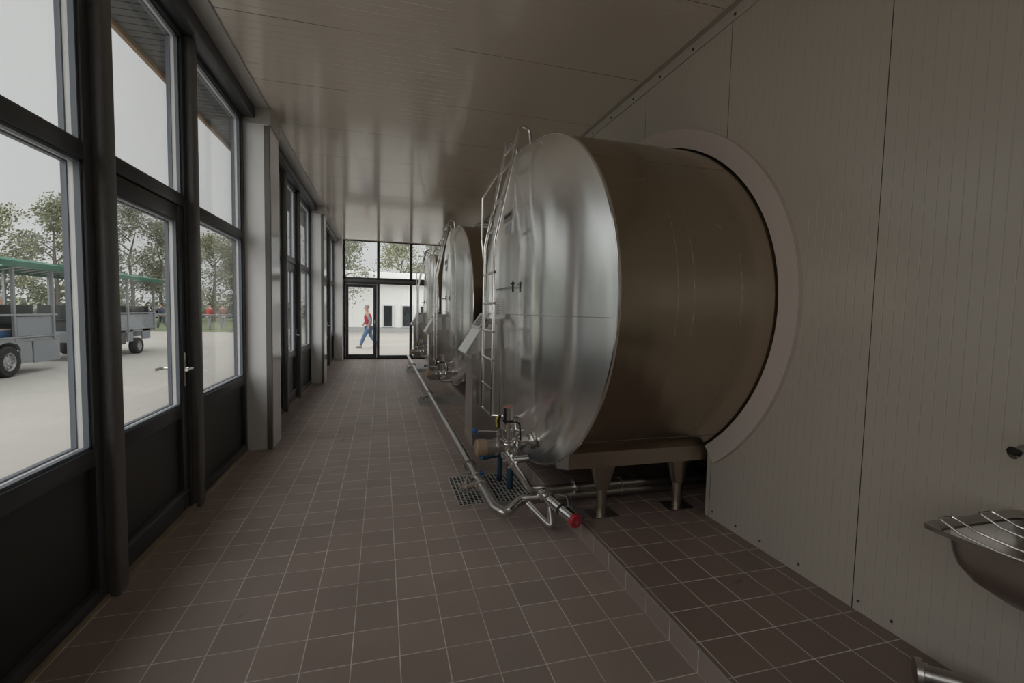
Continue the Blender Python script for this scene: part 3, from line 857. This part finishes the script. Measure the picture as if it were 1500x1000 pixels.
b = B(); clamp(b, (.885, 3.187, .44), (.173,-.095,-.26), .034); b.make('clamp', M_CHROME, r)
b = B(); clamp(b, (.915, 3.171, .395), (.173,-.095,-.26), .034); b.make('clamp', M_CHROME, r)
for x in (1.37, 1.60, 1.75):
    b = B(); clamp(b, (x, 3.10, .215), (1,0,0), .040 if x < 1.4 else .034); b.make('clamp', M_CHROME if x < 1.4 else M_DULL, r)
r = thing('under_tank_pipe', 'lower dull steel pipe running under the nearest tank into the wall', 'pipe', (1.8, 3.1, .15))
b = B(); b.tube([(1.30, 3.10, .158), (3.4, 3.10, .158)], .033, 16); b.make('pipe', M_DULL, r)
for x in (1.62, 1.76):
    b = B(); clamp(b, (x, 3.10, .158), (1,0,0), .031); b.make('clamp', M_DULL, r)
r = thing('support_brace', 'slanting dark steel brace under the nearest tank head', 'brace', (1.3, 3.2, .3))
b = B(); b.tube([(1.20, 2.95, .44), (1.47, 3.9, .16)], .022, 12); b.make('brace_bar', M_DULL, r)

# front actuated valve lying on the step, red end cap
r = thing('actuated_valve', 'steel valve actuator with red end cap lying at the step', 'valve', (1.13, 2.85, .12))
P0 = Vector((1.122, 2.93, .205)); P1 = Vector((1.195, 2.64, .172)); D = (P1-P0).normalized(); Ln = (P1-P0).length
b = B(); b.lathe([(-.02,.02),(0,.02),(.002,.041),(.055,.041),(.057,.038),(.062,.038),(.064,.041),(.13,.041),(.134,.036),(.150,.036),(.154,.041),(.275,.041)], P0, D, 32)
ac = b.make('actuator', M_CHROME, r)
b = B(); b.lathe([(.133,.0425),(.151,.0425)], P0, D, 32); b.make('black_band', M_BLACK, ac)
b = B(); b.lathe([(.268,.044),(.296,.044),(.300,.040),(.300,0)], P0, D, 32); c = b.make('end_cap', M_RED, ac); c['label'] = 'red end cap with a pale cross'
b = B(); e = P0+D*.3005; u = D.cross(Vector((0,0,1))).normalized(); v = u.cross(D).normalized()
for a in (u, v):
    o2 = D.cross(a).normalized()*.0022
    pts = [e+a*.021+o2, e-a*.021+o2, e-a*.021-o2, e+a*.021-o2]
    b.quad(*[q+D*.0012 for q in pts])
b.make('cross_mark', mat('pale_cross', (.62,.28,.27), .5), c, smooth=False)
b = B(); b.tube([(1.115, 3.09, .205), (1.115, 2.95, .205)], .03, 18); clamp(b, (1.115, 3.0, .205), (0,1,0), .034); b.ball((1.115, 3.09, .19), .04)
b.make('valve_body', M_CHROME, r)
b = B(); b.tube(bend([(.985, 3.02, .16), (1.09, 2.89, .06), (1.115, 2.875, .055), (1.115, 2.93, .20)], .045), .024, 16); b.make('drain_bend', M_PIPE, r)
b = B(); b.tube(bend([(1.18, 2.93, .24), (1.24, 2.86, .25), (1.24, 2.80, .19), (1.26, 2.72, .20), (1.255, 2.67, .16), (1.215, 2.69, .17)], .05), .0045, 8); b.make('air_line', M_BLUEPIPE, r)
b = B(); b.tube(bend([(1.17, 2.96, .23), (1.20, 2.82, .27), (1.19, 2.76, .20)], .05), .0045, 8); b.make('air_line', M_GREYPL, r)

# blue hose stubs dropping to the grate
b = B(); b.tube(bend([(.78, 3.62, .31), (.96, 3.75, .29), (1.0, 3.86, .24), (1.0, 3.88, .012)], .05), .024, 14)
h = b.make('drain_hose', M_BLUEPIPE); tag(h, 'bent dark blue hose dropping from the valve to the grate', 'hose')
b = B(); b.tube([(1.04, 3.68, .012), (1.04, 3.68, .20)], .028, 16); b.lathe([(0,.031),(.06,.031),(.062,.026)], (1.04, 3.68, .16), (0,0,1), 18)
h = b.make('drain_hose', M_BLUEPIPE); tag(h, 'short upright blue pipe stub standing on the nearest grate', 'hose')

# ------------------------------------------------------------------ wash trough on the right wall
ZR = .825
r = thing('wash_trough', 'stainless wash trough mounted on the right wall', 'trough', (1.95, .4, .6))
x0, x1, y0, y1 = 1.71, XR+.002, -.45, 1.075
def rr(x0, x1, y0, y1, rad, z, n=7):
    pts = []
    for cx, cy, a in ((x1-rad, y1-rad, 0), (x0+rad, y1-rad, PI/2), (x0+rad, y0+rad, PI), (x1-rad, y0+rad, 3*PI/2)):
        for k in range(n+1): t = a+PI/2*k/n; pts.append((cx+rad*math.cos(t), cy+rad*math.sin(t), z))
    return pts
b = B()
q = .006
loops = [rr(x0+.028, x1-.02, y0+.03, y1-.03, .05, ZR-.012), rr(x0+.014, x1-.01, y0+.012, y1-.012, .045, ZR), rr(x0+.006, x1-.002, y0+.004, y1-.004, .042, ZR+.004), rr(x0, x1, y0, y1, .04, ZR-.001), rr(x0+.001, x1, y0+.001, y1-.001, .04, ZR-.009), rr(x0+.008, x1-.004, y0+.008, y1-.008, .04, ZR-.012), rr(x0+.028, x1-.02, y0+.03, y1-.03, .05, ZR-.020)]
V = [[b.bm.verts.new(p) for p in L] for L in loops]
for A, C in zip(V, V[1:]+V[:1]):
    for k in range(len(A)): b.bm.faces.new((A[k], A[(k+1) % len(A)], C[(k+1) % len(C)], C[k]))
b.make('rim', M_SINK, r)
b = B()
prof = [(.03, 0), (.034, .05), (.042, .09), (.062, .13), (.10, .165), (.15, .19), (.20, .20)]
L = [[b.bm.verts.new(p) for p in rr(x0+a, x1-min(a, .22), y0+a*1.3, y1-a*1.6, max(.02, .06-a*.1), ZR-.01-h)] for a, h in prof]
for A, C in zip(L[:-1], L[1:]):
    for k in range(len(A)): b.bm.faces.new((A[k], A[(k+1) % len(A)], C[(k+1) % len(C)], C[k]))
b.bm.faces.new(L[-1])
b.make('bowl', M_SINK, r)
for nm, xa in (('front', 1.80), ('rear', 1.99)):
    b = B()
    def wire(x, s): return [(x, 1.085, ZR-.01), (x, 1.06, ZR+.022), (x+s*.03, 1.03, ZR+.022), (x+s*.04, .97, ZR-.02), (x+s*.05, .88, ZR-.035), (x+s*.06, -.3, ZR-.02), (x+s*.06, -.44, ZR+.006)]
    b.tube(bend([(xa-.035, -.43, ZR+.008), (xa-.035, .9, ZR-.012), (xa-.035, .985, ZR-.004), (xa-.03, 1.055, ZR+.022), (xa+.03, 1.055, ZR+.022), (xa+.04, .985, ZR-.004), (xa+.065, .9, ZR-.02), (xa+.07, -.43, ZR+.008)], .02), .0042, 8)
    o = b.make('wire_rack', M_CHROME); tag(o, 'bent wire rack laid along the %s of the wash trough' % ('open front' if nm == 'front' else 'wall side'), 'wire rack', 'wire racks on the trough')
r = thing('wall_tap', 'dark spout of a wall tap above the wash trough', 'tap', (2.1, .9, 1.05))
b = B(); b.tube(bend([(XR, .78, 1.085), (2.12, .80, 1.085), (2.03, .985, 1.085), (1.985, .992, 1.06)], .03), .014, 12); b.make('spout', M_DULL, r)
b = B(); b.lathe([(0,.018),(.012,.019),(.02,.012)], (1.996, .990, 1.078), (-.5,.1,-.6), 14); b.make('nozzle', M_BLACK, r)
b = B(); b.lathe([(0,.035),(.02,.035),(.03,.022)], (XR, .78, 1.085), (-1,0,0), 20); b.make('wall_plate', M_CHROME, r)
r = thing('waste_pipe', 'grey waste pipe with end flange on the raised floor below the trough', 'pipe', (2.0, 1.1, .15))
b = B(); b.tube([(1.985, 1.20, .152), (2.06, 1.12, .158), (2.17, .72, .20)], .033, 18); b.make('pipe', M_DULL, r)
b = B(); b.lathe([(0,.03),(.004,.048),(.024,.05),(.028,.036),(.045,.036)], (1.972, 1.214, .152), (.68,-.72,.05), 28); b.make('flange', M_PIPE, r)

# ------------------------------------------------------------------ outside
GZ = -.13
M_YARD = mat('sandy_yard', (.44,.42,.385), .95, noise=.16, nscale=.35)
b = B(); b.box(-90, 90, -40, 140, GZ-.4, GZ)
struct(b.make('ground', M_YARD, smooth=False), 'pale sandy yard around the building')
M_GRASS = mat('meadow_grass', (.17,.21,.10), .95, noise=.3, nscale=1.2)
b = B()
b.prism([(-70, 31), (-7, 33), (-5.2, 60), (-10, 100), (-80, 100)], 'z', GZ-.1, GZ+.015)
g = b.make('lawn', M_GRASS, smooth=False); g['kind'] = 'structure'; g['label'] = 'green meadow strip beyond the yard'

def leaves(n, fn, size, seed):
    rnd = random.Random(seed); bm = bmesh.new()
    for _ in range(n):
        p = Vector(fn(rnd)); s = size*rnd.uniform(.6, 1.3)
        a = Vector((rnd.gauss(0,1), rnd.gauss(0,1), rnd.gauss(0,1))).normalized(); c = a.orthogonal().normalized(); d = a.cross(c)
        v = [bm.verts.new(p+c*s*x+d*s*.6*y) for x, y in ((-.5,0),(0,-.5),(.5,0),(0,.5))]
        bm.faces.new(v)
    return bm
def leaf_mat(name, col):
    m = mat(name, col, .8, noise=.35, nscale=.8)
    return m
LEAF = [leaf_mat('leaf_green', (.27,.29,.19)), leaf_mat('leaf_grey_green', (.30,.31,.245)), leaf_mat('leaf_olive', (.31,.315,.20))]  # lightened, greyed leaf colours stand in for haze over the distance
M_BARK = mat('bark', (.20,.18,.16), .9, noise=.3)
def tree_meshes(seed, h, w, base, leafm, n=5200, size=.19):
    rnd = random.Random(seed); b = B()
    top = Vector((rnd.uniform(-.3,.3), rnd.uniform(-.3,.3), h*.8))
    trunk = [Vector((0,0,0)), Vector((rnd.uniform(-.1,.1),0,h*.3)), Vector((rnd.uniform(-.2,.2),0,h*.55)), top]
    b.tube(trunk, [.17,.14,.10,.03], 8)
    cl = []
    for i in range(13):
        z = base+(h-base)*(i/12)**.9; a = rnd.uniform(0, 2*PI)
        q = (z-base)/(h-base); rad = w*(.35+.75*math.sin(PI*min(1, q*.85+.12)))*rnd.uniform(.55, 1.0)
        c = Vector((math.cos(a)*rad*.75, math.sin(a)*rad*.75, z))
        st = Vector((0,0,max(.5, z-rnd.uniform(.5,1.2)))); b.tube([st, (st+c)/2+Vector((0,0,.15)), c], [.06,.04,.015], 6)
        cl.append((c, w*rnd.uniform(.42, .68)))
    cl.append((Vector((0,0,h-.5)), w*.5))
    def fn(r):
        c, s = r.choice(cl); v = Vector((r.gauss(0,1), r.gauss(0,1), r.gauss(0,1)))
        v = v.normalized()*s*r.uniform(.25, 1.05); v.z *= .72
        return c+v
    bm = leaves(n, fn, size, seed)
    return b, bm
def make_tree(seed, h, w, base, leafm, label, loc, n=5200, size=.19, group='trees beyond the yard'):
    t = thing('tree', label, 'tree', loc, group)
    b, bm = tree_meshes(seed, h, w, base, leafm, n, size)
    bmesh.ops.translate(b.bm, vec=Vector(loc), verts=b.bm.verts)
    b.make('trunk', M_BARK, t)
    b2 = B(); b2.bm.free(); b2.bm = bm
    bmesh.ops.translate(b2.bm, vec=Vector(loc), verts=b2.bm.verts)
    b2.make('crown', leafm, t, smooth=False, recalc=False)
    return t
TREELAB = 'tall leafy tree in the row beyond the meadow'
protos = [make_tree(11, 8.6, 2.1, 2.0, LEAF[0], TREELAB, (-22.5, 41, GZ)),
          make_tree(23, 9.6, 2.3, 2.6, LEAF[1], TREELAB, (-20.3, 46.5, GZ)),
          make_tree(37, 7.6, 2.4, 1.6, LEAF[2], TREELAB, (-25.0, 39.5, GZ))]
spots = [(1,-27.2,37.5,.92),(2,-23.2,45.5,1.06),(0,-21.5,43.8,.9),(1,-18.6,47.6,.95),(0,-19.4,52.0,1.08),(2,-17.0,55.5,1.18),(1,-15.6,58,1.0),(0,-29.5,37,1.0),(2,-31.5,34.5,1.0),
         (1,-33.5,31,.95),(0,-14.2,62,1.1),(2,-20.5,58,1.1)]
for k, x, y, s in spots:
    t = dup(protos[k], (x, y, GZ)); t.scale = (s, s, s*random.uniform(.94, 1.06)); t.rotation_euler.z = random.uniform(0, 6)
# low hedge band behind the trees
def hf(r):
    u = r.random(); x = -58+u*50; return (x, 66-abs(r.gauss(0,1.5))+ (x+30)*.45, GZ+abs(r.gauss(0,1))*1.0)
b2 = B(); b2.bm.free(); b2.bm = leaves(6000, hf, .75, 5)
h = b2.make('hedge_undergrowth', LEAF[1], smooth=False, recalc=False); tag(h, 'low hazy undergrowth band behind the tree row', 'undergrowth', kind='stuff')

# white building beyond the end glazing, with its trees
M_WHITE = mat('white_render', (.80,.80,.79), .8, noise=.02)
r = thing('white_building', 'low white building with dark windows beyond the glazed end wall', 'building', (0, 34, GZ))
b = B(); b.box(-3.7, 11, 34.2, 42, GZ, 3.2); b.make('facade', M_WHITE, r, smooth=False)
b = B(); b.box(-3.9, 11.3, 33.9, 42.3, 3.2, 4.1, .03); b.make('roof_edge', mat('pale_roof_edge', (.84,.84,.84), .7), r)
b = B(); b.box(-3.7, 11, 34.1, 34.2, GZ, GZ+.35); b.make('plinth', mat('grey_plinth', (.45,.45,.45), .8), r, smooth=False)
M_DKGLASS = mat('dark_window_glass', (.03,.035,.04), .12)
M_WFRAME = mat('white_window_frame', (.68,.68,.68), .6)
for x in (.42, 1.72, 3.0, 4.4):
    b = B(); b.box(x-.44, x+.44, 34.10, 34.21, .18, 1.86, .01, 1); f = b.make('window', M_WFRAME, r)
    b = B(); b.box(x-.30, x+.26, 34.07, 34.12, .30, 1.75); b.make('pane', M_DKGLASS, f, smooth=False)
make_tree(51, 8.2, 2.1, 2.2, LEAF[1], 'feathery tree left of the white building near its corner', (-2.75, 31.0, GZ), 2600, .15, 'trees by the white building')
make_tree(52, 8.0, 2.6, 2.5, LEAF[2], 'broad tree standing behind the white building', (1.6, 45.5, GZ), 4200, .20, 'trees by the white building')
make_tree(53, 8.4, 2.6, 2.5, LEAF[1], 'tree behind the white building, right of the broad one', (5.0, 46.5, GZ), 4200, .20, 'trees by the white building')
make_tree(54, 9.0, 2.8, 2.5, LEAF[0], 'tree behind the white building at its far left end', (-3.2, 48, GZ), 4200, .21, 'trees by the white building')

# ---- covered people wagons
M_WSTEEL = mat('galvanised_wagon', (.30,.315,.33), .5, metal=.25, noise=.12)
M_WPANEL = mat('grey_wagon_panel', (.27,.295,.32), .55, noise=.08)
M_WDARK = mat('dark_wagon_bench', (.06,.065,.065), .6)
M_CANVAS = mat('green_canvas', (.055,.165,.11), .8, noise=.12)
M_CANVIN = mat('pale_canvas_slat', (.52,.54,.53), .8)
M_TYRE = mat('tyre_rubber', (.028,.028,.028), .8)
def make_wagon(y0, y1, label, wheels, x=-7.7, gaps=None, posts=None):
    w = 2.0; xb = x-w
    r = thing('people_wagon', label, 'wagon', (x-w/2, (y0+y1)/2, GZ), 'covered people wagons in the yard')
    b = B(); b.box(xb, x, y0, y1, .60, .68, .01, 1); b.box(xb+.3, x-.3, y0-.1, y1+.1, .40, .60); b.make('deck', M_WSTEEL, r)
    b = B()
    for xx in (x-.02, xb+.02):
        for ya, yb in (gaps or ((y0+.05, y1-.05),)): b.box(xx-.015, xx+.015, ya, yb, .72, 1.16, .005, 1)
    b.make('side_board', M_WPANEL, r)
    b = B()
    for xx in (x+.01, xb-.01):
        for z in (.70, 1.20): b.tube([(xx, y0, z), (xx, y1, z)], .022, 8)
    b.make('hand_rail', M_WSTEEL, r)
    yy = y0+.7
    while yy < y1-.3:
        b = B(); b.box(xb+.15, x-.15, yy, yy+.38, .98, 1.03); b.box(xb+.15, x-.15, yy+.34, yy+.38, 1.03, 1.42); b.box(xb+.2, x-.2, yy+.05, yy+.3, .68, .98)
        b.make('bench', M_WDARK, r, smooth=False); yy += 1.25
    for sx in (x-.0, xb):
        n = max(2, int((y1-y0)/1.6)+1)
        for py in (posts or [y0+.1+(y1-y0-.2)*k/(n-1) for k in range(n)]):
            b = B(); b.box(sx-.03, sx+.03, py-.03, py+.03, .62, 2.34, .004, 1); b.make('post', M_WSTEEL, r)
    b = B()
    n = 12; prof = [(x+.12-(w+.24)*k/n, 2.34+.16*math.sin(PI*k/n)) for k in range(n+1)]
    poly = prof+[(q[0], q[1]+.03) for q in prof[::-1]]
    b.prism(poly, 'y', y0-.25, y1+.25)
    for xx in (x+.12, xb-.12): b.box(xx-.015, xx+.015, y0-.25, y1+.25, 2.25, 2.37)
    cn = b.make('canopy', M_CANVAS, r, smooth=False)
    b = B(); yy = y0
    while yy < y1:
        b.tube([(q[0], yy, q[1]-.03) for q in prof], .02, 6); yy += .42
    for f in (.25, .5, .75): b.tube([(x-w*f, y0, 2.33+.16*math.sin(PI*f)-.02), (x-w*f, y1, 2.33+.16*math.sin(PI*f)-.02)], .02, 6)
    b.make('canopy_slats', M_CANVIN, r)
    for (wy, rad) in wheels:
        for sx, sg in ((x-.06, 1), (xb+.06, -1)):
            b = B(); b.lathe([(-.11,rad*.62),(-.11,rad*.93),(-.08,rad),(.08,rad),(.11,rad*.93),(.11,rad*.60),(-.11,rad*.60)], (sx, wy, GZ+rad), (sg,0,0), 32, cap=False)
            wh = b.make('wheel', M_TYRE, r)
            b = B(); b.lathe([(.02,rad*.61),(.10,rad*.62),(.095,rad*.54),(.05,rad*.48),(.07,rad*.30),(.085,rad*.18),(.06,0)], (sx, wy, GZ+rad), (sg,0,0), 28)
            for k in range(8):
                a = 2*PI*k/8; b.ball((sx+sg*.062, wy+rad*.4*math.cos(a), GZ+rad+rad*.4*math.sin(a)), .028, u=8, v=6)
            b.make('rim', mat('wheel_rim', (.42,.42,.42), .4, metal=.5), wh)
    return r
w1 = make_wagon(7.4, 14.0, 'nearer covered wagon with green canopy parked in the yard', [(12.40, .33), (8.7, .33)], gaps=((7.45, 11.4), (12.72, 13.95)), posts=(7.5, 9.2, 10.9, 12.63, 13.88))
for (ya, yb, za, zb, m_) in ((11.0, 12.02, .12, .60, M_WPANEL), (12.78, 13.14, .12, .60, M_WSTEEL), (13.2, 14.1, .10, .62, M_WPANEL)):
    b = B(); b.box(-7.74, -7.70, ya, yb, za, zb, .006, 1); b.make('skirt_panel', m_, w1)
b = B(); b.prism([(12.02, .60), (12.02, .42), (12.12, .56), (12.40, .63), (12.68, .56), (12.78, .42), (12.78, .68), (12.02, .68)], 'x', -7.95, -7.68); b.make('mudguard', M_WSTEEL, w1)
b = B(); b.tube([(-8.7, 14.0, .42), (-8.7, 15.28, .40)], .05, 10); b.tube([(-8.2, 14.0, .42), (-8.7, 15.0, .40)], .03, 8); b.tube([(-9.2, 14.0, .42), (-8.7, 15.0, .40)], .03, 8); b.make('drawbar', M_WSTEEL, w1)
w2 = make_wagon(15.6, 19.3, 'farther covered wagon coupled behind the nearer one', [(18.05, .26)], x=-7.75)
for (ya, yb, za, zb, m_) in ((15.7, 17.3, .24, .66, M_WDARK), (17.4, 17.75, .3, .7, M_WPANEL), (18.35, 18.9, .33, .72, M_WPANEL)):
    b = B(); b.box(-7.79, -7.75, ya, yb, za, zb, .006, 1); b.make('skirt_panel', m_, w2)
r = thing('tool_box', 'small blue box lying on the deck of the nearer wagon', 'box', (-7.9, 12.5, .68))
b = B(); b.box(-8.05, -7.8, 12.30, 12.68, .68, .87, .02); b.make('body', mat('blue_box', (.04,.11,.24), .5), r)
b = B(); b.box(-8.06, -7.79, 12.29, 12.69, .87, .90, .008); b.make('lid', mat('tan_box_lid', (.42,.36,.30), .6), r)

# ---- crowd barriers
def make_barrier(x, y, rz, label):
    r = thing('crowd_barrier', label, 'barrier', (x, y, GZ), 'crowd barriers along the meadow')
    b = B(); X, Y, Z = x, y, GZ
    b.tube(bend([(X-1.1, Y, Z+.06), (X-1.1, Y, Z+1.08), (X+1.1, Y, Z+1.08), (X+1.1, Y, Z+.06)], .12), .022, 8); b.tube([(X-1.1, Y, Z+.22), (X+1.1, Y, Z+.22)], .018, 8)
    b.make('frame', M_WSTEEL, r)
    b = B()
    for k in range(1, 14): xx = X-1.1+2.2*k/14; b.tube([(xx, Y, Z+.22), (xx, Y, Z+1.08)], .009, 6)
    b.make('bars', M_WSTEEL, r)
    for s in (-.9, .9):
        b = B(); b.box(X+s-.03, X+s+.03, Y-.3, Y+.3, Z+.0, Z+.06); b.make('foot', M_WSTEEL, r)
    r.rotation_euler.z = rz
    return r
for i, (x, y, lab) in enumerate(((-11.9, 30.9, 'metal crowd barrier farthest left along the meadow edge'), (-9.88, 32.15, 'metal crowd barrier second along the meadow edge'),
                            (-7.86, 33.4, 'metal crowd barrier third along the meadow edge'), (-5.84, 34.65, 'metal crowd barrier nearest the pale pillar along the meadow edge'))):
    make_barrier(x, y, .55, lab)

# ---- people
def skin_mesh(name, V, E, m, parent, sub=2):
    me = bpy.data.meshes.new(name); me.from_pydata([v[0] for v in V], E, []); o = bpy.data.objects.new(name, me); COL.objects.link(o)
    md = o.modifiers.new('s', 'SKIN'); md.use_smooth_shade = True
    for i, v in enumerate(V):
        rr_ = v[1] if isinstance(v[1], tuple) else (v[1], v[1])
        me.skin_vertices[0].data[i].radius = rr_
    me.skin_vertices[0].data[0].use_root = True
    sd = o.modifiers.new('u', 'SUBSURF'); sd.levels = sub; sd.render_levels = sub
    dg = bpy.context.evaluated_depsgraph_get(); nm = bpy.data.meshes.new_from_object(o.evaluated_get(dg))
    o.modifiers.clear(); o.data = nm; bpy.data.meshes.remove(me); nm.name = name
    nm.materials.clear(); nm.materials.append(m)
    for p in nm.polygons: p.use_smooth = True; p.material_index = 0
    if parent: o.parent = parent
    return o
M_SKIN = mat('skin', (.50,.30,.22), .55); M_HAIR = mat('grey_hair', (.28,.25,.22), .7); M_HAIRD = mat('dark_hair', (.05,.04,.03), .6)
M_JEAN = mat('blue_denim', (.10,.17,.29), .8, noise=.15, nscale=20); M_SHOE = mat('tan_shoe', (.24,.20,.16), .7)
def make_person(label, loc, rz, stride, coat, legm, hair, sleeve=None, seated=False, shoe=M_SHOE, lean=.02):
    """walking figure facing +x before rotation"""
    r = thing('person', label, 'person', loc); r.rotation_euler.z = rz
    a = stride; hz = .93; d = -.46 if seated else 0.0
    up = lambda L: [((v[0][0], v[0][1], v[0][2]+d), v[1]) for v in L]
    kf = (a*.52, .09, .50); ff = (a*.95, .09, .075); kb = (-a*.22, -.09, .50); fb = (-a*.95, -.09, .13)
    if seated: kf, kb, ff, fb = (.40, .10, .47), (.40, -.10, .47), (.43, .10, .075), (.43, -.10, .075)
    # one continuous body (skin)
    V = [((0,0,hz),(.15,.11)), ((lean,0,1.12),(.135,.10)), ((lean*2,0,1.34),(.17,.11)), ((lean*3,0,1.47),(.085,.075)), ((lean*3+.01,0,1.54),.055),
         ((lean*3+.03,0,1.615),(.085,.075)), ((lean*3+.035,0,1.70),(.092,.078)), ((lean*3+.02,0,1.765),(.055,.05)),
         ((lean*2,.17,1.41),.06), ((-a*.25,.23,1.13),.045), ((-a*.05,.24,.90),.034), ((0,.24,.81),(.045,.025)),
         ((lean*2,-.17,1.41),.06), ((a*.30,-.23,1.14),.045), ((a*.72,-.22,.97),.034), ((a*.85,-.21,.91),(.045,.025)),
         ((0,.09,.87),.095), (kf,.062), (ff,.042), ((0,-.09,.87),.095), (kb,.062), (fb,.042)]
    legs = {17, 18, 20, 21}
    V = [v if i in legs else up([v])[0] for i, v in enumerate(V)]
    E = [(0,1),(1,2),(2,3),(3,4),(4,5),(5,6),(6,7),(2,8),(8,9),(9,10),(10,11),(2,12),(12,13),(13,14),(14,15),(0,16),(16,17),(17,18),(0,19),(19,20),(20,21)]
    body = skin_mesh('body', V, E, M_SKIN, r)
    # coat / waistcoat
    C = [((0,0,.90),(.175,.135)), ((lean,0,1.12),(.19,.165)), ((lean*2,0,1.34),(.215,.18)), ((lean*3,0,1.475),(.09,.085))]
    EC = [(0,1),(1,2),(2,3)]
    skin_mesh('jacket', up(C), EC, coat, r)
    S1 = [((lean*2,.185,1.41),.066), ((-a*.25,.240,1.13),.055), ((-a*.06,.243,.93),.044)]
    S2 = [((lean*2,-.185,1.41),.066), ((a*.30,-.240,1.14),.055), ((a*.70,-.222,.985),.044)]
    for S in (S1, S2): skin_mesh('sleeve', up(S), [(0,1),(1,2)], sleeve or coat, r)
    T = [((0,0,.95),(.165,.12)), ((0,.09,.86),.108), (kf,.078), ((ff[0],ff[1],ff[2]+.04),.062), ((0,-.09,.86),.108), (kb,.078), ((fb[0],fb[1],fb[2]+.04),.062)]
    T = [v if i in (2,3,5,6) else up([v])[0] for i, v in enumerate(T)]
    skin_mesh('trousers', T, [(0,1),(1,2),(2,3),(0,4),(4,5),(5,6)], legm, r)
    for f, tip in ((ff, .02), (fb, -.07)):
        b = B(); b.ball((f[0]+.06, f[1], f[2]-.03+tip*.3), .05, 2.7, .95, .85); o = b.make('shoe', shoe, None); o.parent = r
    b = B(); b.ball((lean*3+.005, 0, 1.715+d), .098, 1.0, .92, .92); o = b.make('hair', hair, None); o.parent = r
    b = B(); b.ball((lean*3+.122, 0, 1.645+d), .017, 1.0, .8, 1.2, 8, 6); b.ball((lean*3+.10, .035, 1.665+d), .011, u=8, v=6); b.ball((lean*3+.10, -.035, 1.665+d), .011, u=8, v=6)
    o = b.make('face', M_SKIN, None); o.parent = r
    return r
M_VEST = mat('red_waistcoat', (.42,.035,.055), .75, noise=.2, nscale=14)
make_person('man in red waistcoat and blue jeans walking past the glazed end door', (-.52, 20.0, GZ), PI*.97, .34, M_VEST, M_JEAN, M_HAIR, mat('grey_sleeve', (.27,.28,.30), .8))
make_person('person in dark clothes walking beyond the crowd barriers', (-13.6, 34.8, GZ), 2.6, .30, mat('navy_jacket', (.04,.055,.09), .8), mat('dark_trousers', (.05,.055,.07), .8), M_HAIRD)
make_person('person in a white top standing beyond the crowd barriers', (-13.4, 36.5, GZ), .6, .08, mat('white_top', (.75,.75,.74), .8), MATS['dark_trousers'], M_HAIR)
make_person('person in a red jacket standing behind the crowd barrier', (-11.2, 35.6, GZ), 1.0, .10, mat('red_jacket', (.45,.06,.06), .8), mat('grey_trousers', (.30,.30,.31), .8), M_HAIRD)
make_person('person in a brown jacket standing beside the red jacketed one', (-10.55, 36.2, GZ), 2.0, .10, mat('brown_jacket', (.22,.12,.08), .8), MATS['grey_trousers'], M_HAIRD)
make_person('person in an orange top standing behind the nearer wagon', (-10.2, 16.42, GZ+.0), -PI/2, .08, mat('orange_top', (.55,.22,.15), .8), mat('navy_trousers', (.05,.07,.12), .8), M_HAIR)

# ------------------------------------------------------------------ light: overcast sky
w = bpy.data.worlds.new('overcast_sky'); sc.world = w; w.use_nodes = True
nt = w.node_tree; bg = nt.nodes['Background']
tc = nt.nodes.new('ShaderNodeTexCoord'); sp = nt.nodes.new('ShaderNodeSeparateXYZ'); nt.links.new(tc.outputs['Generated'], sp.inputs[0])
cr = nt.nodes.new('ShaderNodeMapRange'); cr.interpolation_type = 'SMOOTHSTEP'
cr.inputs['From Min'].default_value = .55; cr.inputs['From Max'].default_value = 1.0
cr.inputs['To Min'].default_value = 1.0; cr.inputs['To Max'].default_value = 3.0
nt.links.new(sp.outputs['Z'], cr.inputs['Value'])
mx = nt.nodes.new('ShaderNodeMath'); mx.operation = 'MULTIPLY'; mx.inputs[1].default_value = .68
nt.links.new(cr.outputs[0], mx.inputs[0])
bg.inputs['Color'].default_value = (1.0, 1.0, 1.0, 1)
nt.links.new(mx.outputs[0], bg.inputs['Strength'])

# soft wide sun lamp added to brighten the interior, from left behind the viewpoint
sl = bpy.data.lights.new('interior_fill_sun', 'SUN'); so = bpy.data.objects.new('interior_fill_sun', sl); COL.objects.link(so)
sl.energy = 1.7; sl.angle = math.radians(80); sl.color = (1.0, .985, .96)
el = math.radians(32); sd_ = Vector((-.54*math.cos(el), -.84*math.cos(el), math.sin(el)))
so.rotation_euler = sd_.to_track_quat('Z', 'Y').to_euler(); so.location = (-6, -4, 9)

# ------------------------------------------------------------------ camera
cam = bpy.data.cameras.new('camera'); co = bpy.data.objects.new('camera', cam); COL.objects.link(co)
yaw, pit, rol = math.radians(15.7046), math.radians(-3.6306), math.radians(1.2102)
f = Vector((math.sin(yaw)*math.cos(pit), math.cos(yaw)*math.cos(pit), math.sin(pit)))
rt = Vector((math.cos(yaw), -math.sin(yaw), 0)); up = rt.cross(f)
r2 = rt*math.cos(rol)+up*math.sin(rol); u2 = r2.cross(f)
M = Matrix((( r2.x, u2.x, -f.x, 0), (r2.y, u2.y, -f.y, 0), (r2.z, u2.z, -f.z, H_CAM), (0,0,0,1)))
co.matrix_world = M
cam.sensor_width = 36; cam.lens = 16.3087; cam.clip_start = .05; cam.clip_end = 400
sc.camera = co
sc.view_settings.view_transform = 'Standard'; sc.view_settings.look = 'None'
sc.view_settings.exposure = 0; sc.view_settings.gamma = 1
sc.view_settings.use_curve_mapping = False
sc.cycles.max_bounces = 14; sc.cycles.diffuse_bounces = 7; sc.cycles.glossy_bounces = 7; sc.cycles.transparent_max_bounces = 24
sc.cycles.sample_clamp_indirect = 6
